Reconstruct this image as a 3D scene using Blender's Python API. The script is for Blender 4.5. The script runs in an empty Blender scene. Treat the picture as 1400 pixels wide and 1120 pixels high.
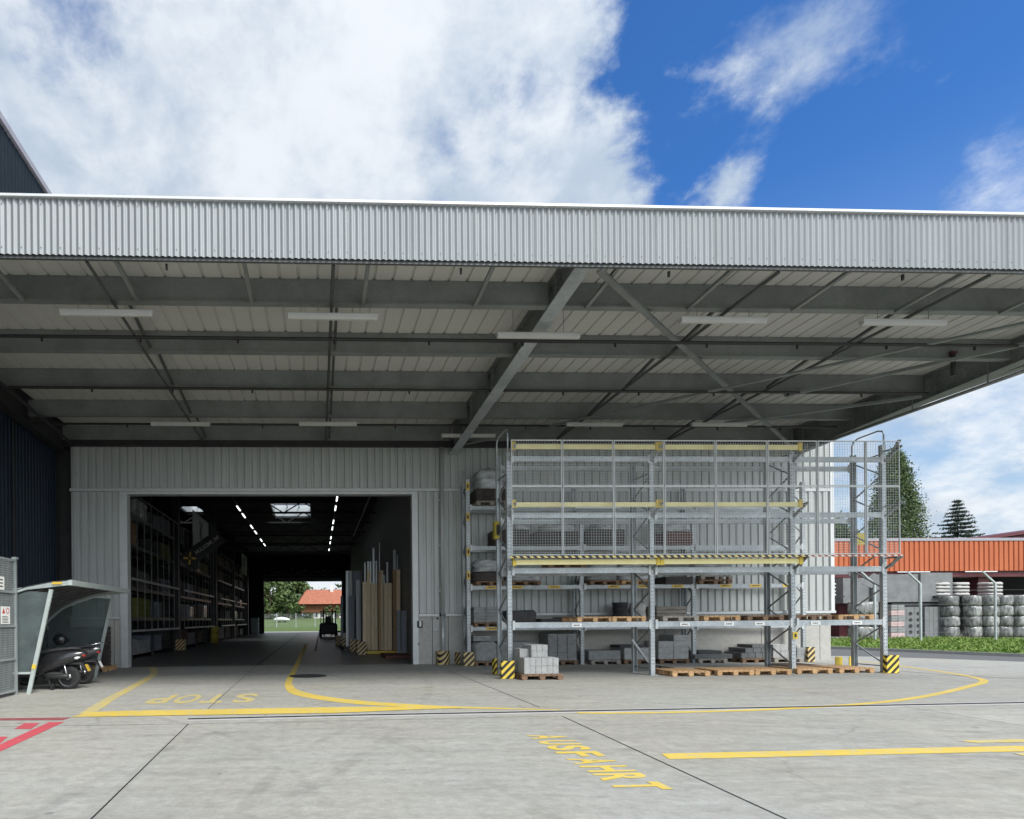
import bpy, math, random
from mathutils import Vector, Matrix, Euler
from math import sin, cos, pi, radians as R
random.seed(7)
SC = bpy.context.scene
COL = SC.collection

# ------------------------------------------------------------------ materials
M = {}
def _nodes(name):
    m = bpy.data.materials.new(name); m.use_nodes = True
    nt = m.node_tree
    return m, nt, nt.nodes, nt.links, nt.nodes['Principled BSDF']
def N(nt, t, **kw):
    n = nt.nodes.new(t)
    for k, v in kw.items(): setattr(n, k, v)
    return n
def c4(c): return (c[0], c[1], c[2], 1.0)
def noise(nt, vec, scale, detail=5, rough=.6, dist=0):
    n = N(nt, 'ShaderNodeTexNoise')
    n.inputs['Scale'].default_value = scale; n.inputs['Detail'].default_value = detail
    n.inputs['Roughness'].default_value = rough; n.inputs['Distortion'].default_value = dist
    nt.links.new(vec, n.inputs['Vector']); return n.outputs['Fac']
def ramp(nt, fac, a, b, ca, cb):
    r = N(nt, 'ShaderNodeMapRange'); r.inputs['From Min'].default_value = a; r.inputs['From Max'].default_value = b
    nt.links.new(fac, r.inputs['Value'])
    x = N(nt, 'ShaderNodeMix', data_type='RGBA'); nt.links.new(r.outputs['Result'], x.inputs['Factor'])
    for s, c in ((6, ca), (7, cb)):
        if hasattr(c, 'links'): nt.links.new(c, x.inputs[s])
        else: x.inputs[s].default_value = c4(c)
    return x.outputs[2]
def mapping(nt, scale=(1, 1, 1), rot=(0, 0, 0), loc=(0, 0, 0), coord='Object'):
    t = N(nt, 'ShaderNodeTexCoord'); mp = N(nt, 'ShaderNodeMapping')
    mp.inputs['Scale'].default_value = scale; mp.inputs['Rotation'].default_value = rot; mp.inputs['Location'].default_value = loc
    nt.links.new(t.outputs[coord], mp.inputs['Vector']); return mp.outputs['Vector']
def bump(nt, b, fac, strength=.2, dist=.01):
    n = N(nt, 'ShaderNodeBump'); n.inputs['Strength'].default_value = strength; n.inputs['Distance'].default_value = dist
    nt.links.new(fac, n.inputs['Height']); nt.links.new(n.outputs['Normal'], b.inputs['Normal'])
def mat(name, c, c2=None, rough=.6, metal=0, scale=3, bmp=0, stretch=(1, 1, 1), detail=6, per=0, spec=.5):
    m, nt, ns, lk, b = _nodes(name)
    c2 = c2 or tuple(v * .72 for v in c)
    f = noise(nt, mapping(nt, stretch), scale, detail)
    col = ramp(nt, f, .32, .68, c2, c)
    if per:                                   # every copy of a thing a little lighter or darker
        oi = N(nt, 'ShaderNodeObjectInfo'); h = N(nt, 'ShaderNodeHueSaturation')
        mr = N(nt, 'ShaderNodeMapRange'); mr.inputs['To Min'].default_value = 1 - per; mr.inputs['To Max'].default_value = 1 + per
        lk.new(oi.outputs['Random'], mr.inputs['Value']); lk.new(mr.outputs['Result'], h.inputs['Value']); lk.new(col, h.inputs['Color'])
        col = h.outputs['Color']
    lk.new(col, b.inputs['Base Color'])
    b.inputs['Roughness'].default_value = rough; b.inputs['Metallic'].default_value = metal
    b.inputs['Specular IOR Level'].default_value = spec
    if bmp: bump(nt, b, f, bmp, .01)
    M[name] = m; return m

def galv(name, c, c2, metal=.45, rough=.42):
    m, nt, ns, lk, b = _nodes(name)
    v = N(nt, 'ShaderNodeTexVoronoi'); v.inputs['Scale'].default_value = 26
    vec = mapping(nt); lk.new(vec, v.inputs['Vector'])
    sep = N(nt, 'ShaderNodeSeparateColor'); lk.new(v.outputs['Color'], sep.inputs['Color'])
    a = ramp(nt, sep.outputs['Red'], 0, 1, c2, c)
    d = ramp(nt, noise(nt, vec, 1.3, 6, .65), .4, .75, (0, 0, 0), (1, 1, 1))
    x = N(nt, 'ShaderNodeMix', data_type='RGBA'); lk.new(d, x.inputs['Factor']); lk.new(a, x.inputs[6]); x.inputs[7].default_value = c4(tuple(k * .72 for k in c2))
    lk.new(x.outputs[2], b.inputs['Base Color'])
    b.inputs['Metallic'].default_value = metal; b.inputs['Roughness'].default_value = rough
    M[name] = m
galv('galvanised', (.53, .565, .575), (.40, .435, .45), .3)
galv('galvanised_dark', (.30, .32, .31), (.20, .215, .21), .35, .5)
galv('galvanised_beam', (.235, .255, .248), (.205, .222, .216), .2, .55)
mat('mesh_wire', (.58, .60, .60), (.50, .52, .52), .5, .2)
mat('fascia_silver', (.27, .288, .297), (.235, .252, .262), .54, .25, 2.2, 0, (1, 1, .25))
mat('coping_white', (.64, .65, .655), (.59, .60, .605), .35, .1)
mat('wall_silver', (.45, .47, .46), (.37, .39, .38), .5, .15, 2.2, 0, (2.2, 2.2, .22), 8)
mat('trim_silver', (.55, .57, .57), (.49, .51, .51), .45, .2)
mat('trim_dark', (.10, .105, .105), (.07, .075, .075), .5, .2)
mat('deck_cream', (.52, .52, .495), (.485, .485, .46), .6, .05, 1.2)
mat('light_plastic', (.44, .44, .425), (.40, .40, .385), .5)
mat('black_steel', (.035, .035, .037), (.022, .022, .024), .5, .1)
mat('blue_cladding', (.010, .020, .040), (.008, .016, .032), .5, .15, 1.4, 0, (1, 1, .3))
mat('slate_cladding', (.018, .027, .036), (.014, .021, .029), .85, 0, spec=.15)
mat('hall_steel', (.10, .103, .103), (.06, .063, .063), .4, .5)
mat('stored_dark', (.05, .05, .05), (.028, .028, .029), .7, per=.4)
mat('stored_grey', (.12, .122, .12), (.07, .071, .07), .7, per=.4)
mat('stored_green', (.15, .16, .03), (.10, .11, .02), .7)
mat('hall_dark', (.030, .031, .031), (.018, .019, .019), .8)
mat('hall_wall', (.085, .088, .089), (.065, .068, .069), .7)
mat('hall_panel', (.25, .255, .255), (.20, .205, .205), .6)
mat('yellow_beam', (.84, .76, .38), (.76, .66, .30), .5, 0, 3)
mat('yellow_paint', (.74, .55, .06), (.60, .43, .05), .5, 0, 3)
mat('white_card', (.80, .80, .78), (.74, .74, .72), .6)
mat('paper_grey', (.50, .51, .50), (.45, .46, .45), .7)
mat('ink', (.03, .03, .03), (.02, .02, .02), .7)
mat('red_ink', (.55, .06, .06), (.45, .05, .05), .6)
mat('pallet_fresh', (.58, .37, .19), (.40, .24, .115), .8, 0, 5, .2, (.5, 6, 4), per=.15)
mat('pallet_grey', (.36, .33, .29), (.22, .20, .17), .85, 0, 5, .2, (.5, 6, 4), per=.12)
mat('pallet_brown', (.27, .17, .10), (.14, .085, .055), .85, 0, 5, .2, (.5, 6, 4), per=.12)
mat('block_light', (.41, .415, .405), (.31, .315, .31), .9, 0, 7, .5)
mat('block_mid', (.29, .30, .30), (.20, .208, .207), .9, 0, 7, .5)
mat('block_dark', (.17, .175, .18), (.115, .12, .122), .9, 0, 6, .4)
mat('slab_black', (.075, .077, .08), (.05, .052, .055), .8, 0, 6, .3)
mat('brown_goods', (.065, .055, .052), (.04, .033, .031), .8)
mat('red_goods', (.15, .06, .045), (.09, .035, .028), .75)
mat('wrap', (.50, .52, .53), (.20, .215, .23), .22, 0, 3.5, .8, (1, 1, 3), 4, spec=.8)
mat('tyre', (.018, .018, .019), (.012, .012, .013), .75)
mat('rim', (.28, .29, .30), (.2, .2, .21), .35, .7)
mat('scooter_black', (.022, .022, .024), (.016, .016, .018), .22, 0, spec=.7)
mat('scooter_matt', (.03, .03, .032), (.02, .02, .022), .6)
mat('chrome', (.75, .76, .77), (.62, .63, .64), .15, .95)
mat('lens_red', (.45, .03, .03), (.35, .02, .025), .15, 0, spec=.8)
mat('lens_white', (.80, .80, .80), (.7, .7, .7), .15, 0, spec=.8)
mat('plate_yellow', (.70, .46, .06), (.6, .4, .05), .4)
mat('shelter_frame', (.56, .62, .60), (.48, .54, .52), .4, .3)
mat('cage_steel', (.40, .44, .44), (.32, .36, .36), .45, .4)
mat('shelter_roof', (.14, .14, .145), (.10, .10, .105), .35)
mat('orange_cladding', (.47, .128, .050), (.39, .105, .042), .8, 0, .8, 0, (3, 1, .4))
mat('dark_red', (.11, .022, .028), (.08, .016, .02), .6)
mat('flash_grey', (.36, .34, .38), (.30, .285, .32), .5, .1)
mat('store_dark', (.05, .05, .05), (.03, .03, .03), .9)
mat('grey_sheet', (.20, .205, .21), (.14, .145, .15), .65, 0, 2)
mat('grey_sheet_dark', (.20, .205, .21), (.15, .155, .16), .65, 0, 2)
mat('bag_white', (.48, .47, .45), (.36, .355, .34), .7)
mat('bag_pink', (.55, .42, .41), (.42, .32, .31), .7)
mat('roll_wrap', (.36, .36, .345), (.055, .057, .06), .25, 0, 4.5, 1.0, (1.6, 1.6, .6), 8, per=.4, spec=.8)
mat('bark', (.13, .095, .07), (.08, .06, .045), .9, 0, 4, .4)
mat('leaf_sequoia', (.12, .18, .06), (.055, .09, .03), .75, 0, .45)
mat('leaf_spruce', (.075, .105, .08), (.04, .06, .046), .75, 0, .6)
mat('leaf_broad', (.085, .135, .035), (.045, .078, .02), .7, 0, .35)
mat('leaf_far', (.095, .145, .036), (.045, .075, .02), .75, 0, .22)
mat('grass_blade', (.20, .26, .05), (.085, .185, .02), .7, 0, .9)
mat('grass_soil', (.075, .125, .022), (.055, .09, .02), .95, 0, .8)
mat('barn_tile', (.36, .13, .075), (.25, .085, .05), .8, 0, 1.5)
mat('barn_wood', (.20, .085, .038), (.13, .05, .025), .85, 0, 2, 0, (6, 6, .6))
mat('render_white', (.66, .65, .62), (.58, .57, .54), .8)
mat('car_white', (.75, .76, .77), (.7, .7, .7), .25)
mat('glass_dark', (.02, .025, .03), (.015, .02, .022), .08, 0, spec=.8)
mat('forklift_dark', (.022, .023, .023), (.014, .014, .015), .5)
mat('timber_pale', (.80, .67, .47), (.62, .49, .32), .75, 0, 3, .1, (7, 7, .45), per=.18)
mat('timber_brown', (.46, .30, .17), (.32, .20, .11), .75, 0, 3, .1, (7, 7, .45), per=.15)
mat('panel_white', (.62, .66, .67), (.52, .56, .57), .4, 0, 1, 0, (3, 3, .3))
mat('panel_blue_grey', (.25, .28, .33), (.19, .215, .255), .5, 0, 1, 0, (3, 3, .3))
mat('steel_profile', (.42, .44, .45), (.30, .32, .33), .35, .6, 1, 0, (4, 4, .3))
mat('cabinet_mint', (.50, .62, .58), (.44, .56, .52), .5)
mat('barrel_yellow', (.42, .34, .04), (.34, .27, .03), .6)
mat('green_goods', (.28, .30, .05), (.20, .22, .04), .6)
mat('blue_goods', (.15, .18, .22), (.11, .13, .16), .6)
mat('cable', (.022, .022, .022), (.016, .016, .016), .6)
mat('asphalt', (.115, .117, .118), (.085, .087, .088), .9, 0, 14, .3)
mat('kerb_stone', (.34, .34, .33), (.26, .26, .25), .85, 0, 5)
mat('storage_floor', (.22, .22, .21), (.17, .17, .165), .9, 0, 1)
mat('line_black', (.018, .018, .02), (.012, .012, .013), .7)
mat('joint_grey', (.14, .14, .14), (.10, .10, .10), .85, 0, 6)
mat('drain_edge', (.42, .42, .41), (.36, .36, .35), .8, 0, 3)
mat('iron_cover', (.06, .06, .062), (.035, .035, .037), .6, .4, 30)

def stripes(name, ca, cb, period, a=1, b=1, c=1, rough=.5, dirt=.35):
    m, nt, ns, lk, bs = _nodes(name)
    t = N(nt, 'ShaderNodeTexCoord'); d = N(nt, 'ShaderNodeVectorMath', operation='DOT_PRODUCT')
    lk.new(t.outputs['Object'], d.inputs[0]); d.inputs[1].default_value = (a / period, b / period, c / period)
    f = N(nt, 'ShaderNodeMath', operation='FRACT'); lk.new(d.outputs['Value'], f.inputs[0])
    g = N(nt, 'ShaderNodeMath', operation='GREATER_THAN'); lk.new(f.outputs[0], g.inputs[0]); g.inputs[1].default_value = .5
    x = N(nt, 'ShaderNodeMix', data_type='RGBA'); lk.new(g.outputs[0], x.inputs['Factor']); x.inputs[6].default_value = c4(ca); x.inputs[7].default_value = c4(cb)
    w = ramp(nt, noise(nt, t.outputs['Object'], 9, 6, .7), .45, .8, (1, 1, 1), tuple([1 - dirt] * 3))
    mu = N(nt, 'ShaderNodeMix', data_type='RGBA', blend_type='MULTIPLY'); mu.inputs['Factor'].default_value = 1
    lk.new(x.outputs[2], mu.inputs[6]); lk.new(w, mu.inputs[7]); lk.new(mu.outputs[2], bs.inputs['Base Color'])
    bs.inputs['Roughness'].default_value = rough; M[name] = m
stripes('hazard', (.78, .58, .07), (.025, .02, .02), .20, 1, 1, -1)
stripes('hazard_pale', (.60, .46, .20), (.03, .022, .022), .20, 1, 1, -1)
stripes('hazard_strip', (.78, .62, .22), (.03, .02, .02), .185, 1, 0, 1)
stripes('hazard_strip_red', (.72, .66, .58), (.33, .10, .07), .185, 1, 0, 1)

def concrete(name, ca, cb, cc, streak_rot=0.25, rough=.75, arcs=(), slabs=None, wear=1.0):
    m, nt, ns, lk, b = _nodes(name)
    v1 = mapping(nt)
    def mul(a, c, fac=1.0):
        x = N(nt, 'ShaderNodeMix', data_type='RGBA', blend_type='MULTIPLY'); x.inputs['Factor'].default_value = fac
        lk.new(a, x.inputs[6]); lk.new(c, x.inputs[7]); return x.outputs[2]
    def lo(v): return tuple(1 - (1 - k) * wear for k in v)
    big = noise(nt, v1, .20, 6, .62, .5)
    col = ramp(nt, big, .30, .70, ca, cb)
    st = noise(nt, mapping(nt, (.5, 2.8, 1), (0, 0, streak_rot)), 1.1, 9, .72, .6)
    col = ramp(nt, st, .40, .85, col, cc)
    st2 = noise(nt, mapping(nt, (.7, 3.2, 1), (0, 0, -.45)), 1.5, 9, .75, 1.2)
    col = mul(col, ramp(nt, st2, .50, .76, (1, 1, 1), lo((.80, .80, .80))))
    stain = noise(nt, v1, .75, 9, .70, .8)
    col = mul(col, ramp(nt, stain, .52, .72, (1, 1, 1), lo((.87, .865, .845))))
    warm = noise(nt, v1, .33, 4, .6, .3)
    col = mul(col, ramp(nt, warm, .35, .65, (.985, 1, 1.01), (1.02, 1.0, .955)))
    mid = noise(nt, v1, 7, 8, .75, .3)
    col = mul(col, ramp(nt, mid, .36, .66, lo((.79, .79, .785)), (1.06, 1.06, 1.06)))
    fine = noise(nt, v1, 38, 6, .75)
    col = mul(col, ramp(nt, fine, .3, .72, lo((.84, .84, .84)), (1.07, 1.07, 1.07)))
    # dark specks and oil drips
    sp = N(nt, 'ShaderNodeTexVoronoi'); sp.inputs['Scale'].default_value = 1.5; lk.new(v1, sp.inputs['Vector'])
    scl = N(nt, 'ShaderNodeSeparateColor'); lk.new(sp.outputs['Color'], scl.inputs['Color'])
    rad = N(nt, 'ShaderNodeMath', operation='MULTIPLY'); lk.new(scl.outputs['Red'], rad.inputs[0]); rad.inputs[1].default_value = .07
    dd = N(nt, 'ShaderNodeMath', operation='SUBTRACT'); lk.new(sp.outputs['Distance'], dd.inputs[0]); lk.new(rad.outputs[0], dd.inputs[1])
    col = mul(col, ramp(nt, dd.outputs[0], -.01, .025, lo((.62, .62, .62)), (1, 1, 1)))
    # hairline cracks in places
    w = N(nt, 'ShaderNodeTexVoronoi', feature='DISTANCE_TO_EDGE'); w.inputs['Scale'].default_value = .36
    dv = N(nt, 'ShaderNodeMix', data_type='VECTOR'); nz = N(nt, 'ShaderNodeTexNoise'); nz.inputs['Scale'].default_value = 1.1; nz.inputs['Detail'].default_value = 5
    lk.new(v1, nz.inputs['Vector']); dv.inputs['Factor'].default_value = .4; lk.new(v1, dv.inputs[4]); lk.new(nz.outputs['Color'], dv.inputs[5]); lk.new(dv.outputs[1], w.inputs['Vector'])
    msk = ramp(nt, noise(nt, v1, .7, 3), .50, .66, (1, 1, 1), lo((.70, .70, .70)))
    cr = N(nt, 'ShaderNodeMix', data_type='RGBA'); r1 = N(nt, 'ShaderNodeMapRange'); r1.inputs['From Max'].default_value = .008; lk.new(w.outputs['Distance'], r1.inputs['Value'])
    lk.new(r1.outputs['Result'], cr.inputs['Factor']); lk.new(msk, cr.inputs[6]); cr.inputs[7].default_value = (1, 1, 1, 1); col = mul(col, cr.outputs[2])
    # tyre marks: pairs of long arcs, broken up by noise
    brk = ramp(nt, noise(nt, v1, 1.2, 5, .7), .42, .62, (0, 0, 0), (1, 1, 1))
    for (ax, ay, rr, wd, dk) in arcs:
        ds = N(nt, 'ShaderNodeVectorMath', operation='DISTANCE'); lk.new(v1, ds.inputs[0]); ds.inputs[1].default_value = (ax, ay, 0)
        q = N(nt, 'ShaderNodeMath', operation='SUBTRACT'); lk.new(ds.outputs['Value'], q.inputs[0]); q.inputs[1].default_value = rr
        q2 = N(nt, 'ShaderNodeMath', operation='ABSOLUTE'); lk.new(q.outputs[0], q2.inputs[0])
        tm = ramp(nt, q2.outputs[0], wd * .5, wd, (dk, dk, dk), (1, 1, 1))
        x = N(nt, 'ShaderNodeMix', data_type='RGBA'); lk.new(brk, x.inputs['Factor']); x.inputs[6].default_value = (1, 1, 1, 1); lk.new(tm, x.inputs[7]); col = mul(col, x.outputs[2])
    if slabs:
        br = N(nt, 'ShaderNodeTexBrick'); br.offset = 0; br.inputs['Scale'].default_value = 1; br.inputs['Brick Width'].default_value = slabs[0]; br.inputs['Row Height'].default_value = slabs[1]
        br.inputs['Mortar Size'].default_value = 0; br.inputs['Color1'].default_value = (.90, .90, .89, 1); br.inputs['Color2'].default_value = (1.05, 1.05, 1.05, 1)
        lk.new(mapping(nt, loc=slabs[2]), br.inputs['Vector']); col = mul(col, br.outputs['Color'])
    lk.new(col, b.inputs['Base Color'])
    b.inputs['Roughness'].default_value = rough
    bump(nt, b, fine, .15, .004); M[name] = m
ARCS = [(9.5, 4, 10.2, .09, .84), (9.5, 4, 11.9, .10, .82), (-9, 3, 9.3, .08, .86), (-9, 3, 11.0, .09, .84), (2, -14, 21.0, .10, .86), (2, -14, 22.7, .10, .86), (-30, 20, 33.2, .12, .86), (14, 24, 15.4, .10, .85), (14, 24, 17.1, .10, .85), (0, 30, 24.6, .09, .88)]
concrete('yard_concrete', (.312, .308, .284), (.38, .377, .35), (.455, .452, .425), arcs=ARCS, slabs=(6.0, 5.6, (2.0, -9.4, 0)))
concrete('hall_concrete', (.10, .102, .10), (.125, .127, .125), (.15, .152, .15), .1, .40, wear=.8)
concrete('wall_concrete', (.36, .355, .335), (.42, .415, .395), (.46, .455, .435), 1.2, wear=.6)

def paint(name, c, worn, amount=.56):
    m, nt, ns, lk, b = _nodes(name)
    v = mapping(nt)
    col = ramp(nt, noise(nt, v, 1.3, 6, .7), .35, .7, tuple(k * .86 for k in c), c)
    col = ramp(nt, noise(nt, v, 7, 10, .8, .4), amount, amount + .14, col, worn)
    lk.new(col, b.inputs['Base Color']); b.inputs['Roughness'].default_value = .7; M[name] = m
paint('paint_yellow', (.62, .455, .075), (.40, .375, .27), .505)
paint('paint_yellow_worn', (.58, .45, .11), (.38, .365, .29), .445)
paint('paint_red', (.50, .075, .095), (.40, .30, .29), .60)
paint('paint_dark_red', (.27, .07, .075), (.38, .33, .32), .55)

def emit(name, c, s):
    m, nt, ns, lk, b = _nodes(name)
    b.inputs['Base Color'].default_value = c4(c); b.inputs['Emission Color'].default_value = c4(c); b.inputs['Emission Strength'].default_value = s; M[name] = m
emit('lamp_lit', (.95, .98, 1), 1.6)

def glassy(name, tint, mixf, rough=.1):
    m, nt, ns, lk, b = _nodes(name)
    tr = N(nt, 'ShaderNodeBsdfTransparent'); tr.inputs['Color'].default_value = c4(tint)
    mx = N(nt, 'ShaderNodeMixShader'); mx.inputs[0].default_value = mixf
    b.inputs['Base Color'].default_value = (.17, .205, .205, 1); b.inputs['Roughness'].default_value = rough
    dirt = noise(nt, mapping(nt), 2.5, 6)
    f = N(nt, 'ShaderNodeMapRange'); f.inputs['From Min'].default_value = .35; f.inputs['From Max'].default_value = .7; f.inputs['To Min'].default_value = mixf * .75; f.inputs['To Max'].default_value = min(1, mixf * 1.3)
    lk.new(dirt, f.inputs['Value']); lk.new(f.outputs['Result'], mx.inputs[0])
    lk.new(tr.outputs[0], mx.inputs[1]); lk.new(b.outputs[0], mx.inputs[2])
    lk.new(mx.outputs[0], nt.nodes['Material Output'].inputs['Surface']); M[name] = m
glassy('shelter_glass', (.66, .74, .73), .46)
glassy('skylight_glass', (.95, .97, .98), .07)

# ------------------------------------------------------------------ mesh helpers
def PV(p): return Vector(p)
class MB:
    def __init__(s): s.v = []; s.f = []
    def add(s, vs, fs):
        o = len(s.v); s.v += [tuple(v) for v in vs]; s.f += [tuple(o + i for i in f) for f in fs]; return s
    def box(s, x0, x1, y0, y1, z0, z1):
        return s.add([(x0, y0, z0), (x1, y0, z0), (x1, y1, z0), (x0, y1, z0), (x0, y0, z1), (x1, y0, z1), (x1, y1, z1), (x0, y1, z1)],
                     [(0, 3, 2, 1), (4, 5, 6, 7), (0, 1, 5, 4), (1, 2, 6, 5), (2, 3, 7, 6), (3, 0, 4, 7)])
    def cbox(s, c, d): return s.box(c[0] - d[0] / 2, c[0] + d[0] / 2, c[1] - d[1] / 2, c[1] + d[1] / 2, c[2] - d[2] / 2, c[2] + d[2] / 2)
    def bevbox(s, x0, x1, y0, y1, z0, z1, b=.01):
        # chamfered box: eight corners cut by three vertices each
        X = (x0, x1); Y = (y0, y1); Z = (z0, z1); vs = []; idx = {}
        for i in (0, 1):
            for j in (0, 1):
                for k in (0, 1):
                    sx = 1 if i == 0 else -1; sy = 1 if j == 0 else -1; sz = 1 if k == 0 else -1
                    for ax, p in enumerate([(X[i], Y[j] + sy * b, Z[k] + sz * b), (X[i] + sx * b, Y[j], Z[k] + sz * b), (X[i] + sx * b, Y[j] + sy * b, Z[k])]):
                        idx[i, j, k, ax] = len(vs); vs.append(p)
        g = lambda i, j, k, a: idx[i, j, k, a]
        fs = []
        for i in (0, 1):
            q = [g(i, 0, 0, 0), g(i, 1, 0, 0), g(i, 1, 1, 0), g(i, 0, 1, 0)]; fs.append(q if i else q[::-1])
            q = [g(0, i, 0, 1), g(1, i, 0, 1), g(1, i, 1, 1), g(0, i, 1, 1)]; fs.append(q[::-1] if i else q)
            q = [g(0, 0, i, 2), g(1, 0, i, 2), g(1, 1, i, 2), g(0, 1, i, 2)]; fs.append(q if i else q[::-1])
        for i in (0, 1):
            for j in (0, 1):
                fs.append([g(i, j, 0, 0), g(i, j, 0, 1), g(i, j, 1, 1), g(i, j, 1, 0)])
                fs.append([g(i, 0, j, 0), g(i, 0, j, 2), g(i, 1, j, 2), g(i, 1, j, 0)])
                fs.append([g(0, i, j, 1), g(0, i, j, 2), g(1, i, j, 2), g(1, i, j, 1)])
                for k in (0, 1): fs.append([g(i, j, k, 0), g(i, j, k, 1), g(i, j, k, 2)])
        return s.add(vs, fs)
    def bar(s, p, q, w, h=None, up=(0, 0, 1)):
        h = h or w; p = Vector(p); q = Vector(q); d = (q - p).normalized(); u = Vector(up)
        if abs(d.dot(u)) > .98: u = Vector((0, 1, 0))
        a = d.cross(u).normalized() * (w / 2); b = a.cross(d).normalized() * (h / 2)
        vs = [p - a - b, p + a - b, p + a + b, p - a + b, q - a - b, q + a - b, q + a + b, q - a + b]
        return s.add(vs, [(0, 3, 2, 1), (4, 5, 6, 7), (0, 1, 5, 4), (1, 2, 6, 5), (2, 3, 7, 6), (3, 0, 4, 7)])
    def tube(s, pts, r, n=8, cap=True):
        pts = [Vector(p) for p in pts]; rs = r if isinstance(r, (list, tuple)) else [r] * len(pts); vs = []
        for i, p in enumerate(pts):
            d = (pts[min(i + 1, len(pts) - 1)] - pts[max(i - 1, 0)]).normalized(); u = Vector((0, 0, 1)) if abs(d.z) < .95 else Vector((0, 1, 0))
            a = d.cross(u).normalized(); b = a.cross(d).normalized()
            for k in range(n):
                t = 2 * pi * k / n; vs.append(p + (a * cos(t) + b * sin(t)) * rs[i])
        fs = []
        for i in range(len(pts) - 1):
            for k in range(n): fs.append((i * n + k, i * n + (k + 1) % n, (i + 1) * n + (k + 1) % n, (i + 1) * n + k))
        if cap: fs.append(tuple(range(n))[::-1]); fs.append(tuple((len(pts) - 1) * n + k for k in range(n)))
        return s.add(vs, fs)
    def prism(s, poly, axis, a, b):
        # poly in the two other axes, extruded along axis (0,1,2)
        def mk(u, v, w):
            return ((w, u, v), (u, w, v), (u, v, w))[axis]
        n = len(poly); vs = [mk(u, v, a) for u, v in poly] + [mk(u, v, b) for u, v in poly]
        fs = [tuple(range(n)), tuple(range(2 * n - 1, n - 1, -1))] + [(i, i + n, (i + 1) % n + n, (i + 1) % n) for i in range(n)]
        return s.add(vs, fs)
    def sheet(s, poly, z): return s.add([(x, y, z) for x, y in poly], [tuple(range(len(poly)))])
    def lathe(s, prof, c, n=16, axis=2):
        vs = []
        for r, h in prof:
            for k in range(n):
                t = 2 * pi * k / n; q = (r * cos(t), r * sin(t), h)
                if axis == 0: q = (h, r * cos(t), r * sin(t))
                if axis == 1: q = (r * cos(t), h, r * sin(t))
                vs.append((q[0] + c[0], q[1] + c[1], q[2] + c[2]))
        fs = [(i * n + k, i * n + (k + 1) % n, (i + 1) * n + (k + 1) % n, (i + 1) * n + k) for i in range(len(prof) - 1) for k in range(n)]
        fs.append(tuple(range(n))[::-1]); fs.append(tuple((len(prof) - 1) * n + k for k in range(n)))
        return s.add(vs, fs)
    def build(s, name, m, parent=None, smooth=False):
        me = bpy.data.meshes.new(name)
        off = Vector((0, 0, 0)); p = parent
        while p is not None: off += p.location; p = p.parent
        me.from_pydata([(v[0] - off.x, v[1] - off.y, v[2] - off.z) for v in s.v], [], s.f)
        me.materials.append(M[m] if isinstance(m, str) else m)
        import bmesh
        bm = bmesh.new(); bm.from_mesh(me); bmesh.ops.recalc_face_normals(bm, faces=bm.faces[:]); bm.to_mesh(me); bm.free()
        if smooth:
            me.polygons.foreach_set('use_smooth', [True] * len(me.polygons))
        o = bpy.data.objects.new(name, me); COL.objects.link(o)
        if parent is not None: o.parent = parent
        return o
def tag(o, label=None, cat=None, group=None, kind=None):
    if label: o['label'] = label
    if cat: o['category'] = cat
    if group: o['group'] = group
    if kind: o['kind'] = kind
    return o
def thing(name, loc, label, cat, group=None):
    o = bpy.data.objects.new(name, None); COL.objects.link(o); o.location = loc; o.empty_display_size = .2
    return tag(o, label, cat, group)
def copy_tree(src, loc, rz=0, label=None, group=None, parent=None):
    c = src.copy(); COL.objects.link(c)
    if parent is None: c.location = loc; c.rotation_euler = (0, 0, rz)
    else: c.parent = parent
    if label: c['label'] = label
    if group: c['group'] = group
    for ch in src.children: copy_tree(ch, None, 0, None, None, c)
    return c
def struct(o): return tag(o, kind='structure')
def corr_x(x0, x1, z0, z1, y, pitch, prof, mb=None):
    """profiled sheet in the x-z plane; prof = [(fraction, offset towards -y)]"""
    mb = mb or MB(); xs = []; n = int((x1 - x0) / pitch) + 1
    for i in range(n):
        for f, d in prof:
            x = x0 + (i + f) * pitch
            if x <= x1: xs.append((x, y - d))
    vs = []; fs = []
    for x, yy in xs: vs += [(x, yy, z0), (x, yy, z1)]
    for i in range(len(xs) - 1): fs.append((2 * i, 2 * i + 2, 2 * i + 3, 2 * i + 1))
    return mb.add(vs, fs)
def corr_y(y0, y1, z0, z1, x, pitch, prof, mb=None):
    mb = mb or MB(); t = corr_x(y0, y1, z0, z1, 0, pitch, prof)
    return mb.add([(x - v[1], v[0], v[2]) for v in t.v], t.f)
SINE = [(k / 10, .015 * (1 + sin(2 * pi * k / 10))) for k in range(10)]
TRAP = [(0, 0), (.22, 0), (.32, .045), (.90, .045)]
SLAT = [(0, 0), (.40, 0), (.5, .014), (.9, .014)]

# ------------------------------------------------------------------ camera
f_px, cx, cy, EYE = 800.0, 465.7, 847.7, 1.6
yaw, roll = math.atan(.0384), .0085
Fw = Vector((sin(yaw), cos(yaw), 0)); R0 = Vector((cos(yaw), -sin(yaw), 0)); U0 = Vector((0, 0, 1))
Rt = R0 * cos(roll) - U0 * sin(roll); Up = U0 * cos(roll) + R0 * sin(roll)
cam = bpy.data.cameras.new('camera'); co = bpy.data.objects.new('camera', cam); COL.objects.link(co)
co.matrix_world = Matrix(((Rt.x, Up.x, -Fw.x, 0), (Rt.y, Up.y, -Fw.y, 0), (Rt.z, Up.z, -Fw.z, EYE), (0, 0, 0, 1)))
cam.sensor_width = 36; cam.lens = f_px / 1400 * 36; cam.shift_x = (700 - cx) / 1400; cam.shift_y = (cy - 560) / 1400
cam.clip_end = 4000; cam.clip_start = .1; SC.camera = co

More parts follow.
